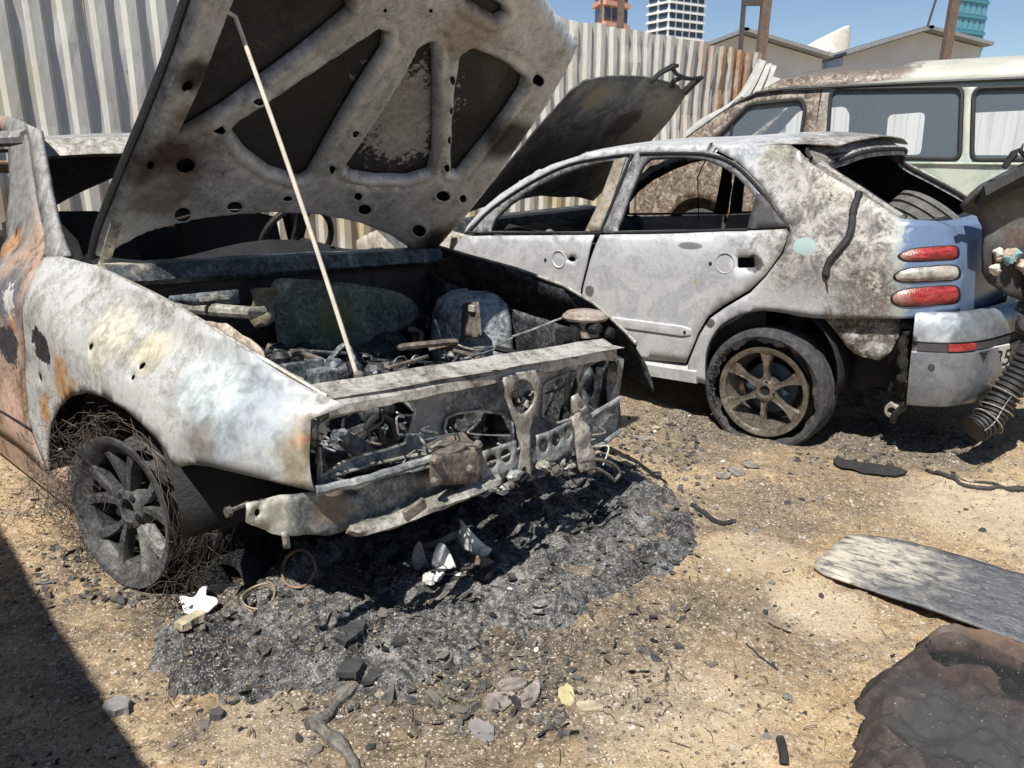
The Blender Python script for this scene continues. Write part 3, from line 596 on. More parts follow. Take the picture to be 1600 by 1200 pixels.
def hood():
    r = bpy.data.objects
    V, Fq = tri2d(hout, [], .045)
    sk = mesh('bonnet', [hp(s, u, -.042) for s, u in V], Fq, M_skin, CA, True, .004, 0)
    ins = hout
    V, Fq = tri2d(ins, HH+HR, .014); A_ = np.array(V); s, u = A_[:, 0], A_[:, 1]
    e = 1-ss(pdist(s, u, ins), .0, .03); d = np.full(len(s), 9.)
    for q in HH: d = np.minimum(d, pdist(s, u, q))
    k = 1-ss(d, 0, .016); d2 = np.full(len(s), 9.)
    for q in HR: d2 = np.minimum(d2, pdist(s, u, q))
    h = -.036*e-.030*k+.007*(1-ss(d2, .004, .02))-.012*ss(u, .16, .12)*ss(np.abs(s), .62, .5)+.004*(fbm(s*7, u*7, 3, 5)-.5)+.002*(fbm(s*22, u*22, 2, 7)-.5)
    h = h-.010*np.exp(-((d-.045)/.006)**2)+.004*ss(d, .016, .022)
    mesh('inner_frame', [hp(a, b, c) for a, b, c in zip(s, u, h)], Fq, M_hood, sk, True, .0025, 0, 60)
    ed = MB(); L = [p for p in hout[:10]]; ed.loft([[hp(a+.002, b, -.016), hp(a-.003, b, -.026), hp(a-.002, b, -.048), hp(a+.03, b, -.047), hp(a+.03, b, -.026)] for a, b in crom(L, 3, False)], True, True); ed.build('side_flange', M_black, sk)
    return sk
HOOD = hood()
pr = AF.Z([(561, 597)], .412)[0]; e = hp(*hs_((369, 29)), .0); mid = [(pr[0]+(e[0]-pr[0])*t+.012*math.sin(math.pi*t), pr[1]+(e[1]-pr[1])*t, .412+(e[2]-.412)*t) for t in np.linspace(0, 1, 12)]
e2 = hp(*hs_((352, 22)), -.015)
MB().tube([(pr[0], pr[1], .38)]+mid+[e2], .0058, 8).build('prop_rod', flat('ash_white_rod', (.62, .56, .47), .6, var=.18, sc=40), CA)
MB().lathe([(.0, 0), (.014, 0), (.014, .03), (.008, .035), (0, .035)], 12, (pr[0], pr[1], .405), 'z').build('rod_pivot', M_rustp, CA)
for y, pp in ((-.665, ((178, 332), (160, 400))), (.70, None)):
    if pp:
        a = hp(*hs_((176, 334)), .012); b = hp(*hs_((158, 398)), .012); mb = MB(); mb.loft([[(p[0], p[1]-.012, p[2]), (p[0]+.01, p[1]+.016, p[2]), (p[0]+.004, p[1]+.018, p[2]-.012), (p[0]-.006, p[1]-.012, p[2]-.012)] for p in (a, b, (-.42, -.655, .60))], True, True); mb.build('bonnet_hinge', M_pale, CA)
        for t in (.2, .6): MB().lathe([(0, .012), (.009, .012), (.009, 0)], 8, tuple(np.array(a)*(1-t)+np.array(b)*t), 'x').build('hinge_bolt', M_pale, CA)
    else:
        MB().loft([[(p[0], p[1]-.012, p[2]), (p[0]+.01, p[1]+.016, p[2]), (p[0]+.004, p[1]+.018, p[2]-.012)] for p in (hp(.655, .12, .01), hp(.66, .02, .01), (-.40, .72, .52))], True, True).build('bonnet_hinge', M_pale, CA)
# ---- cowl, firewall, bay
cb = MB(); cb.loft([[(-.47, y, .645-.01*abs(y)), (-.36, y, .655+.002*math.sin(y*23)), (-.290+.012*math.sin(y*5), y, .650+.003*nz((y, 0, 0), 9)), (-.282+.012*math.sin(y*5), y, .638+.003*nz((y, 0, 0), 9)), (-.262+.012*math.sin(y*5), y, .602+.006*nz((y, 4, 0), 14)), (-.285, y, .585), (-.45, y, .60)] for y in np.linspace(-.66, .66, 70)], True, True)
cb.build('cowl', blotch('cowl_scorch', [(.015, .017, .02), (.04, .048, .056), (.10, .115, .125), (.30, .31, .30)], 7., 50., .55, .2, .6, .004, 1.8, [((-.4, -.6, .65), .1, (.5, .45, .36), .6, .8, 12.)]), CA)
panel('firewall', [(-.68, -.05), (.68, -.05), (.68, .6), (-.68, .6)], [], lambda u, v: (-.33+.02*nz((u, v, 0), 5), u, v), blotch('firewall_soot', [(.012, .010, .010), (.03, .022, .02), (.07, .042, .035), (.05, .05, .052)], 6., 40.), CA, .06, .006)
sh = crom(AF.X([(430, 437), (475, 437), (530, 441), (600, 452), (634, 468), (648, 484), (650, 494), (632, 508), (600, 524), (568, 545), (530, 546), (480, 548), (440, 556), (428, 520), (424, 470)], -.2), 4)
panel('heat_shield', sh, [], lambda u, v: (-.2+.05*math.sin(u*6)+.03*nz((u, v, 1), 6)+.012*nz((u, v, 4), 22)+.05*ss(-u, .05, .14), u, v), blotch('charred_blanket', [(.018, .021, .018), (.05, .058, .048), (.11, .122, .09), (.20, .212, .155), (.46, .47, .42)], 5., 60., .8, 0, .7, .006, 1.2, [(tuple(AF.hit((515, 500), (1, 0, 0), -.2)), .07, (.14, .155, .06), 1.2, .9, 8.)], 160.), CA, .026, .008)
fl = AF.X([(392, 452), (428, 448), (430, 470), (428, 500), (402, 515), (388, 490), (396, 470)], -.12)
panel('shield_flap', fl, [], lambda u, v: (-.12+.03*nz((u, v, 1), 16), u, v), blotch('tan_flap', [(.05, .04, .03), (.16, .13, .085), (.36, .31, .22)], 9., 50.), CA, .02, .004)
MB().tube([AF.hit(p, (0, 1, 0), -.46) for p in ((270, 471), (300, 480), (350, 486), (395, 489))]+[AF.hit((412, 484), (0, 1, 0), -.42)], [.02, .024, .02, .018, .012], 10).build('air_duct', M_pale, CA)
panel('inner_wing', AF.Y([(215, 440), (290, 480), (340, 495), (400, 500), (430, 525), (450, 555), (520, 600), (505, 640), (400, 620), (300, 560)], -.52), [], lambda u, v: (u, -.54+.03*nz((u, v, 0), 9)-.1*v, v), blotch('pale_rusty_wing', [(.10, .075, .055), (.32, .25, .19), (.56, .50, .42), (.68, .66, .60)], 9., 50., .8, .05, .6, .006), CA, .03, .004)
panel('hinge_bracket', AF.X([(265, 462), (372, 452), (374, 474), (300, 478), (262, 470)], -.05), [], lambda u, v: (-.05, u, v), M_bayb, CA, .04, .004)
MB().box(tuple(AF.hit((335, 466), (1, 0, 0), -.04)), (.01, .09, .012)).box(tuple(AF.hit((335, 463), (1, 0, 0), -.035)), (.016, .016, .016)).build('wiper_link', M_pale, CA)
MB().box(tuple(AF.hit((475, 588), (1, 0, 0), .30)), (.02, .13, .09)).build('battery_bracket', M_bayb, CA, bevel=.004)
MB().box(tuple(AF.hit((505, 595), (1, 0, 0), .34)), (.06, .07, .07)).build('battery_tray', M_bayb, CA, bevel=.004)
# far wing wall, strut tower
panel('inner_wing', [(-.35, .0), (.66, .0), (.66, .40), (.3, .44), (-.35, .56)], [], lambda u, v: (u, .60+.025*nz((u, v, 3), 7)+.01*nz((u, v, 5), 30), v), M_bay, CA, .035, .004, flip=True)
stt = MB(); rings = []
for z, r in ((.10, .20), (.30, .185), (.42, .17), (.475, .15), (.50, .11), (.512, .05)):
    rings.append([(.04+r*math.cos(t)*1.05, .56-r*math.sin(t)*.9+.006*nz((math.cos(t), math.sin(t), z*8), 3), z) for t in np.linspace(0, math.pi, 22)])
stt.loft(rings, False); stt.build('strut_tower', blotch('flaking_blue_grey_tower', [(.03, .036, .042), (.11, .13, .145), (.27, .31, .33), (.44, .475, .48), (.60, .61, .59)], 9., 50., .5, .2, .7, .005, 1.9), CA, thick=.006)  # flaking paint, brightened in place of sun that the bonnet blocks
tc = AF.hit((738, 497), (0, 1, 0), .38)
panel('tower_access_plate', rpoly(AF.Y([(725, 473), (750, 471), (755, 525), (722, 530)], .38), .01), [], lambda u, v: (u, .375-.25*(u-tc[0])**2, v), M_rustp, CA, .03, .004)
MB().box(tuple(AF.hit((737, 482), (0, 1, 0), .365)), (.03, .012, .025)).build('tower_clip', M_pale, CA, bevel=.003)
sn = MB(); sn.lathe([(.13, .1), (.13, .45), (.10, .47)], 20, (.04, -.56, 0), 'z'); sn.build('strut_tower', M_bay, CA, thick=.005)
bo = MB(); bo.lathe([(0, .10), (.05, .10), (.09, .08), (.115, .03), (.12, 0), (.12, -.05), (.08, -.08)], 28, (-.16, .26, .25), 'x'); bo.build('brake_booster', M_bay, CA)
eb = MB(); eb.box((.2, 0, .06), (.68, .9, .10))
rg = random.Random(4)
for i in range(26):
    c = (rg.uniform(-.1, .52), rg.uniform(-.42, .42), rg.uniform(.0, .20)); eb.box(c, (rg.uniform(.05, .2), rg.uniform(.05, .2), rg.uniform(.04, .14)), rotm('Z', rg.uniform(0, 3)) @ rotm('X', rg.uniform(-.4, .4)))
eb.build('engine_block', M_bay, CA, bevel=.012)
for k in range(5):
    c = (rg.uniform(.05, .5), rg.uniform(-.4, .35), rg.uniform(.12, .22)); MB().lathe([(0, .06), (.03, .06), (.045, .05), (.045, -.05), (.03, -.06), (0, -.06)], 16, c, rg.choice('xy')).build('engine_pulley', M_bay, CA)
for k in range(150):   # charred parts packed into the bay
    x_, y_ = rg.uniform(-.22, .50), rg.uniform(-.42, .44); z_ = rg.uniform(.12, .35)-.16*max(0, x_-.25); m_ = rg.choice([M_bay, M_bay, M_black, M_bayb, M_rustp]); q_ = rg.random()
    if q_ < .4: mesh('charred_engine_part', *lump((x_, y_, z_), rg.uniform(.02, .05), k+400, (rg.uniform(.5, 1.6), rg.uniform(.5, 1.6), rg.uniform(.3, 1)), 12, 8), m_, CA, smooth=False)
    elif q_ < .7: MB().lathe([(0, .05), (.02, .048), (.034, .03), (.03, .0), (.036, -.02), (.02, -.05), (0, -.05)], 12, (x_, y_, z_), rg.choice('xyz')).build('charred_fitting', m_, CA)
    else: MB().tube(crom([(min(.60, x_+rg.uniform(-.08, .08)*j), y_+rg.uniform(-.09, .09)*j, z_+rg.uniform(-.05, .07)) for j in range(4)], 6, False), rg.uniform(.004, .014), 7).build('bay_hose', m_, CA)
def wires(name, mat, specs, r=.003, n=5):
    for pts in specs: MB().tube(crom(pts, 8, False), r, n).build(name, mat, CA)
wires('loose_wire', M_pale, [[AF.hit(p, (0, 1, 0), .33) for p in ((702, 515), (715, 538), (745, 546), (775, 540), (800, 528))], [AF.hit((800, 526), (0, 1, 0), .34), AF.hit((835, 514), (0, 1, 0), .42), AF.hit((862, 503), (0, 1, 0), .5), AF.hit((878, 497), (0, 1, 0), .52)]], .0035)
wires('loose_wire', M_bayb, [[AF.hit(p, (1, 0, 0), .2) for p in L] for L in (((615, 570), (620, 560), (632, 558), (638, 570)), ((638, 572), (648, 556), (660, 562), (668, 578)), ((680, 500), (690, 530), (700, 560), (715, 580)), ((668, 580), (676, 566), (690, 570)), ((420, 590), (440, 570), (470, 575)))], .003)
wires('hose', M_black, [[AF.hit(p, (1, 0, 0), .55) for p in L] for L in (((578, 700), (575, 668), (590, 652), (610, 660), (622, 685)), ((560, 690), (585, 668), (600, 690)), ((660, 600), (672, 575), (690, 585), (700, 600)))], .012, 8)
cc = AF.hit((914, 497), (0, 1, 0), .53)
can = MB(); can.lathe([(0, .030), (.03, .029), (.06, .023), (.074, .012), (.078, .004), (.074, -.004), (.05, -.006), (.05, -.06), (0, -.06)], 30, tuple(cc), 'z'); cn = can.build('air_intake_can', blotch('brown_tin', [(.09, .07, .055), (.22, .18, .15), (.34, .29, .25), (.42, .38, .34)], 18., 80.), CA)
for k in range(10):
    a = rg.uniform(0, 6.28); p = Vector(cc)+Vector((rg.uniform(.0, .09)*math.cos(a), .09*math.sin(a), rg.uniform(-.07, -.02))); MB().lathe([(0, .025), (.018, .022), (.022, 0), (.018, -.03), (0, -.03)], 10, p, rg.choice('xyz')).build('intake_fitting', M_black, cn)
# ---- front structure
def fx(px, x): q = AF.hit(px, (1, 0, 0), x); return (q[1], q[2])
lp = MB(); nL = 46
def lpr(y):
    t = (y+.585)/1.10; z = .418-.012*t+.0012*math.sin(y*20); w = .635+.045*t; dn = .0015*nz((y, 0, 0), 14); e = .007*max(0, nz((y, 1, 0), 9))+.003*nz((y, 1, 0), 30)
    return [(w, y, z+.012), (w+.012, y, z+.016+dn), (w+.05, y, z+dn), (w+.10, y, z-.002+dn), (.738+.006*math.sin(y*3), y, z-.006+dn), (.748, y, z-.018), (.750, y, z-.040+e), (.742, y, z-.044+e), (.738, y, z-.022), (w+.02, y, z-.014)]
lp.loft([lpr(y) for y in np.linspace(-.585, .515, nL)], True, True); LP = lp.build('lock_panel', blotch('lock_panel_ash', [(.10, .095, .085), (.27, .255, .225), (.44, .425, .385), (.56, .55, .52), (.48, .45, .37)], 7., 42., .5, .3, .35, .003, 1.6), CA)
for p in ((622, 596), (690, 590), (740, 585), (775, 577), (800, 573), (840, 566), (540, 604), (575, 603), (898, 555)):
    q = AF.Z([p], .414)[0]; MB().lathe([(0, .003), (.010, .003), (.011, 0)], 10, (q[0], q[1], .414-.012*(q[1]+.58)/1.1), 'z').build('panel_hole', M_black, LP)
# near headlamp bay and grille frame
FX = .715
fo2 = [fx(p, FX) for p in [(500, 640), (640, 612), (760, 594), (955, 552), (972, 560), (968, 640), (958, 684), (900, 706), (815, 742), (700, 762), (560, 764), (492, 770)]]
fh2 = [[fx(p, FX) for p in L] for L in ([(497, 664), (515, 652), (560, 640), (600, 628), (634, 622), (645, 640), (640, 668), (630, 692), (600, 702), (560, 712), (530, 722), (498, 742)], [(692, 670), (697, 652), (715, 645), (750, 641), (785, 646), (806, 660), (815, 680), (812, 700), (790, 712), (760, 725), (730, 716), (706, 696)],
        [(846, 600), (872, 588), (898, 582), (902, 604), (890, 655), (866, 662), (848, 650)], [(903, 600), (912, 572), (935, 560), (964, 562), (962, 600), (950, 632), (925, 640), (908, 626)], [(510, 742), (560, 730), (640, 712), (680, 706), (684, 724), (620, 742), (540, 752)])]
panel('front_panel', fo2, fh2, lambda u, v: (FX+.012*nz((u, v, 2), 8)+.004*nz((u, v, 2), 30), u, v), blotch('front_panel_scorch', [(.03, .04, .05), (.085, .105, .125), (.20, .225, .24), (.36, .37, .36), (.58, .56, .50)], 7., 42., .6, .2, .5, .005, 1.6, [(tuple(AF.hit((665, 660), (1, 0, 0), FX)), .05, (.24, .25, .26), .8, .9, 20., (1, 1, .35)), (tuple(AF.hit((715, 690), (1, 0, 0), FX)), .05, (.56, .54, .48), .6, .8, 14.), (tuple(AF.hit((885, 620), (1, 0, 0), FX)), .05, (.55, .52, .45), .6, .8, 14.)]), CA, .02, .004)
for hq in fh2:
    P_ = [(FX+.012*nz((u, v, 2), 8)+.004+.003*nz((u, v, 9), 40), u+.002*nz((u, v, 1), 60), v+.002*nz((u, v, 5), 60)) for u, v in densify(hq, .012)]; P_.append(P_[0]); MB().tube(P_, .0045, 6, False).build('opening_flange', M_pale, CA)
MB().tube([(x, -YA(x, z)-.004, z+.004) for x, z in FEN[2:10]], .006, 6).build('fender_edge_channel', M_pale, CA)
# lamp debris inside the near opening
panel('lamp_bracket', [fx(p, .62) for p in [(522, 680), (540, 672), (572, 690), (592, 705), (600, 716), (560, 722), (535, 700)]], [], lambda u, v: (.62+.06*nz((u, v, 2), 18), u, v), M_pale, CA, .015, .004)
MB().tube([AF.hit((530, 690), (1, 0, 0), .66), AF.hit((558, 716), (1, 0, 0), .68)], .006, 6).build('lamp_strut', M_rustp, CA)
MB().lathe([(0, .02), (.022, .015), (.026, 0), (.022, -.02), (0, -.02)], 14, tuple(AF.hit((494, 673), (1, 0, 0), .70)), 'x').build('lamp_bush', M_pale, CA)
# bumper beam plates with lightening holes
def plate(nm, pts, holes, x, mat, th=.004, step=.016, wob=.003):
    return panel(nm, [fx(p, x) for p in pts], [ [fx((c[0]+rx*math.cos(t), c[1]+ry*math.sin(t)), x) for t in np.linspace(0, 2*math.pi, 15)[:-1]] for c, rx, ry in holes], lambda u, v: (x+wob*nz((u, v, 6), 16), u, v), mat, CA, step, th)
M_beam = blotch('beam_grey', [(.07, .078, .082), (.18, .195, .20), (.33, .345, .34), (.50, .505, .48)], 10., 55., .6, .2, .5, .003)
plate('beam_plate', [(751, 706), (806, 688), (809, 735), (772, 752), (752, 756)], [((768, 721), 8.5, 11), ((790, 712), 8.5, 11)], .80, M_beam)
plate('beam_plate', [(838, 680), (858, 674), (893, 656), (896, 700), (870, 716), (840, 728)], [((849, 696), 7.5, 11), ((868, 687), 7, 10.5), ((886, 676), 7.5, 11)], .79, M_beam)
rp = plate('tow_bracket', [(672, 717), (735, 703), (752, 700), (753, 740), (744, 753), (700, 758), (672, 757)], [], .83, M_rustp)
panel('tow_bracket_top', [(.73, fx((700, 705), .8)[0]), (.83, fx((676, 716), .83)[0]), (.83, fx((752, 700), .83)[0]), (.73, fx((750, 688), .8)[0])], [], lambda u, v: (u, v, fx((712, 706), .83)[1]+.01*nz((u, v, 1), 20)), M_rustp, CA, .02, .005)
for p in ((678, 718), (733, 733), (678, 752), (745, 694)): MB().lathe([(0, .014), (.008, .014), (.012, .006), (.013, 0)], 8, tuple(AF.hit(p, (1, 0, 0), .833)), 'x').build('bracket_bolt', M_rustp, rp)
def bar(nm, pts, x, r, mat, sq=.8, n=8, wob=.004):
    P_ = [Vector(AF.hit(p, (1, 0, 0), xx)) for p, xx in zip(pts, x if isinstance(x, (list, tuple)) else [x]*len(pts))]; P_ = [Vector(q) for q in crom(P_, 6, False)]
    P_ = [q+Vector((0, 0, wob*nz(q, 22))) for q in P_]
    return MB().tube(P_, [r*(1+.15*nz(q, 40)) for q in P_], n).build(nm, mat, CA)
bar('cross_rail', [(492, 768), (560, 752), (620, 734), (690, 712)], .79, .012, M_beam)
_ll = [fx(p, .80) for p in [(540, 834), (546, 822), (575, 812), (610, 804), (650, 786), (700, 765), (745, 749), (778, 740), (778, 754), (742, 770), (692, 791), (640, 812), (592, 829), (556, 837)]]
panel('lower_lip', _ll, [], lambda u, v: (.80+.04*math.sqrt(max(0, float(pdist(np.array([u]), np.array([v]), _ll)[0])/.02))+.004*nz((u, v, 0), 30), u, v+.003*nz((u, v, 4), 25)), M_pale, CA, .012, .003)
tb = Vector(AF.hit((648, 796), (1, 0, 0), .87)); MB().box(tb, (.012, .065, .03), rotm('X', .3)).build('tube_tab', M_rustp, CA, bevel=.003)
ba = plate('front_apron', [(384, 786), (440, 774), (500, 768), (560, 754), (680, 728), (752, 745), (748, 768), (700, 782), (620, 808), (560, 826), (505, 836), (430, 834), (384, 816)], [((548, 770), 12, 4), ((400, 800), 5, 6)], .77, blotch('apron_scorch', [(.02, .027, .033), (.06, .078, .09), (.15, .17, .175), (.30, .31, .29), (.55, .53, .47)], 6., 38., .6, .2, .5, .005, 1.6, [(tuple(AF.hit((410, 810), (1, 0, 0), .77)), .07, (.52, .50, .43), .6, .8, 14.), (tuple(AF.hit((520, 790), (1, 0, 0), .77)), .05, (.20, .16, .13), .8, .8, 14.)]), .006, .02, .014)
plate('apron_flap', [(440, 832), (450, 830), (453, 856), (443, 857)], [], .78, M_pale)
MB().tube([AF.hit((356, 800), (1, 0, 0), .76), AF.hit((388, 786), (1, 0, 0), .74)], .005, 6).lathe([(0, .006), (.012, .006), (.012, -.004), (0, -.004)], 8, tuple(AF.hit((356, 800), (1, 0, 0), .76)), 'y').build('protruding_bolt', M_rustp, CA)
plate('latch_bracket', [(786, 590), (812, 582), (846, 577), (843, 612), (838, 645), (829, 672), (826, 700), (830, 748), (812, 752), (813, 700), (808, 672), (798, 650), (790, 622)], [((816, 620), 18, 27)], .765, M_pale, .006, .010, .010)
for k in range(14): mesh('latch_piece', *lump(AF.hit((rg.uniform(802, 834), rg.uniform(605, 640)), (1, 0, 0), rg.uniform(.73, .76)), rg.uniform(.007, .014), k, (1, rg.uniform(.6, 1.6), 1)), rg.choice([M_pale, M_rustp, M_black]), CA)
plate('end_post', [(893, 652), (906, 644), (912, 660), (921, 668), (922, 695), (930, 712), (934, 737), (920, 742), (914, 728), (905, 738), (899, 706), (895, 690)], [], .78, blotch('end_post_ash', [(.12, .09, .075), (.30, .26, .22), (.52, .48, .43), (.50, .47, .43)], 16., 60.), .008, .012, .014)
plate('end_post', [(884, 585), (893, 578), (888, 642), (882, 645)], [], .76, M_black, .008)
plate('post_cap', [(893, 620), (902, 615), (920, 640), (908, 648), (893, 645)], [((908, 636), 3, 3)], .775, M_pale)
bar('side_rail', [(925, 648), (945, 636), (968, 622)], .74, .008, M_beam); bar('side_rail', [(925, 702), (945, 690), (968, 672)], .72, .010, M_beam)
plate('lamp_box', [(905, 585), (940, 560), (968, 565), (966, 640), (930, 690), (905, 640)], [], .60, M_bayb, .005, .02, .03)
plate('side_apron', [(920, 690), (968, 630), (970, 668), (940, 695)], [], .66, M_bay)
for k in range(34):
    p = (rg.uniform(745, 905), 0); yy = 770-.30*(p[0]-745)+rg.uniform(-18, 6); c = AF.hit((p[0], yy), (1, 0, 0), rg.uniform(.70, .84))
    s_ = rg.uniform(.012, .04); mesh('charred_fragment', *lump(c, s_*.62, k+200, (rg.uniform(.5, 1), rg.uniform(.7, 1.8), rg.uniform(.3, .9)), 9, 6), rg.choice([M_pale, M_rustp, M_black, M_beam, M_bay]), CA, smooth=False)
for k in range(16):
    p0 = (rg.uniform(500, 960), rg.uniform(640, 740)); L_ = [AF.hit((p0[0]+rg.uniform(-16, 16)*j, p0[1]+rg.uniform(2, 14)*j), (1, 0, 0), rg.uniform(.70, .80)) for j in range(4)]; MB().tube(crom(L_, 6, False), rg.uniform(.0018, .0035), 5).build('loose_wire', rg.choice([M_pale, M_bayb, M_rustp]), CA)
wires('pipe', M_rustp, [[AF.hit(p, (1, 0, 0), .80) for p in ((905, 722), (930, 718), (955, 724), (968, 738), (962, 750))], [AF.hit(p, (1, 0, 0), .82) for p in ((908, 735), (930, 732), (950, 742), (960, 752))]], .006, 7)
panel('undertray', [(-.4, -.55), (.45, -.5), (.45, .45), (-.4, .55)], [], lambda u, v: (u, v, .02+.05*nz((u, v, 0), 4)), M_black, CA, .08, .006)
# ---- front wheels
def star_rim(parent, c, steer, mats, R0=.224, far=False):
    M_r, M_sp, M_in = mats; cs = 1 if not far else -1
    w_ = MB(); w_.lathe([(R0-.03, .075), (R0-.012, .082), (R0, .080), (R0, .070), (R0-.018, .062), (R0-.022, .02), (R0-.045, 0), (R0-.045, -.06), (R0-.015, -.08), (R0, -.085), (R0, -.095), (R0-.02, -.09), (R0-.055, -.06), (R0-.055, 0), (R0-.035, .03)], 56, (0, 0, 0), 'y', True)
    r = w_.build('wheel', M_r, parent); r.location = c; r.rotation_euler = (0, 0, steer)
    for k in range(5):
        a0 = math.radians(72*k+20)
        for sgn in (-1, 1):
            pts = []
            for t in np.linspace(0, 1, 7): pts.append((.045+(R0-.075)*t, sgn*(.006+.018*t+.050*t*t), .010+.012*t))
            v = MB(); rings = []
            for q, off_, wd in pts:
                cx = Vector((math.cos(a0), 0, math.sin(a0))); cy = Vector((-math.sin(a0), 0, math.cos(a0))); b = cx*q+cy*off_; yv = Vector((0, 1, 0)); yy = -.078+.03*(1-q/R0)
                rings.append([b+cy*(-wd)+yv*(yy+.012), b+cy*(-wd*.7)+yv*yy, b+cy*(wd*.7)+yv*yy, b+cy*wd+yv*(yy+.012), b+cy*wd*.8+yv*(yy+.035), b-cy*wd*.8+yv*(yy+.035)])
            v.loft(rings, True, True); v.build('spoke', M_sp[(k*2+(sgn > 0)) % len(M_sp)], r)
    h = MB(); h.lathe([(.028, -.03), (.030, -.062), (.036, -.066), (.056, -.058), (.064, -.04), (.064, .0), (.028, .0)], 24, (0, 0, 0), 'y', True); h.build('hub', M_r, r)
    for k in range(5):
        a = math.radians(72*k-16); MB().lathe([(0, .0), (.011, .0), (.011, -.003), (0, -.003)], 10, (.046*math.cos(a), -.062, .046*math.sin(a)), 'y').build('bolt_hole', M_in, r)
    MB().lathe([(.02, 0), (.115, 0), (.12, .005), (.12, .018), (.02, .018)], 32, (0, .02, 0), 'y', True).build('brake_disc', M_in, r)
    MB().box((.07, .03, .06), (.09, .07, .10)).build('brake_caliper', M_in, r, bevel=.01)
    return r
M_rim = blotch('sooted_alloy', [(.022, .022, .022), (.055, .055, .055), (.11, .11, .11), (.19, .19, .185)], 9., 60., .6, .3, .5, .003)
M_rim_lit = blotch('sunlit_alloy', [(.10, .10, .10), (.26, .26, .255), (.42, .42, .41)], 12., 70., .6, .3, .4, .003)  # lighter alloy paints the sunlight on the lower right spokes
wc = AF.hit((191, 800), (0, 1, 0), -.80)-np.array((.080*math.sin(R(13)), -.080*math.cos(R(13)), 0))
star_rim(CA, tuple(wc), R(13), (M_rim, [M_rim, M_rim, M_rim, M_rim, M_rim, M_rim, M_rim, M_rim, M_rim_lit, M_rim_lit], M_black))
wf = star_rim(CA, (wc[0], .62, wc[2]), R(193), (M_rim, [M_rim], M_black))
# steel cords left of the burnt tyre
def cords():
    rg = random.Random(8); mb = MB(); a = R(13); ca, sa_ = math.cos(a), math.sin(a)
    def wp(r, t, y): x = r*math.cos(t); return Vector((wc[0]+x*ca-y*sa_, wc[1]+x*sa_+y*ca, wc[2]+r*math.sin(t)))
    for i in range(130):
        t0 = rg.choice([rg.uniform(1.4, 3.4), rg.uniform(-1.4, .9), rg.uniform(0, 6.28)]); L = rg.uniform(.5, 2.2); r0 = rg.uniform(.236, .30); yy = rg.uniform(-.10, .09); fly = rg.uniform(-.02, .09) if rg.random() < .45 else 0
        pts = []
        for k in range(12):
            s_ = k/11; r = r0+fly*s_*s_+.012*nz((i*3.1, s_*3, 0), 1.7); p = wp(r, t0+L*s_, yy+.05*nz((i*1.7, s_*2.2, 5), 1.)+.02*nz((i, s_*7, 2), 1.)); zg = -.235; p.z = max(p.z, zg+.004*rg.random()); pts.append(p)
        mb.tube(pts, .0007, 3, False)
    for i in range(300):   # nests of loose cord on the ground fore and aft of the wheel
        cx, cz, sx = rg.choice([(-.36, -.10, .10), (-.36, -.05, .09), (.19, -.12, .035), (-.30, .02, .08), (-.22, .16, .1)]); b = Vector((cx+rg.gauss(0, sx), rg.gauss(0, .07)-.02, cz+rg.gauss(0, .06))); pts = []
        for k in range(9):
            s_ = k/8; p = b+Vector((.10*nz((i*2.3, s_*2.5, 1), 1.3), .09*nz((i*1.9, s_*2.5, 4), 1.3), .09*nz((i*2.9, s_*2.5, 7), 1.3))); q = Vector((wc[0]+p.x*ca-p.y*sa_, wc[1]+p.x*sa_+p.y*ca, max(wc[2]+p.z, -.235))); pts.append(q)
        mb.tube(pts, .00085, 3, False)
    o = mb.build('tyre_cord_wire', flat('burnt_steel_cord', (.095, .075, .06), .7, .3), CA); o['kind'] = 'stuff'
cords()
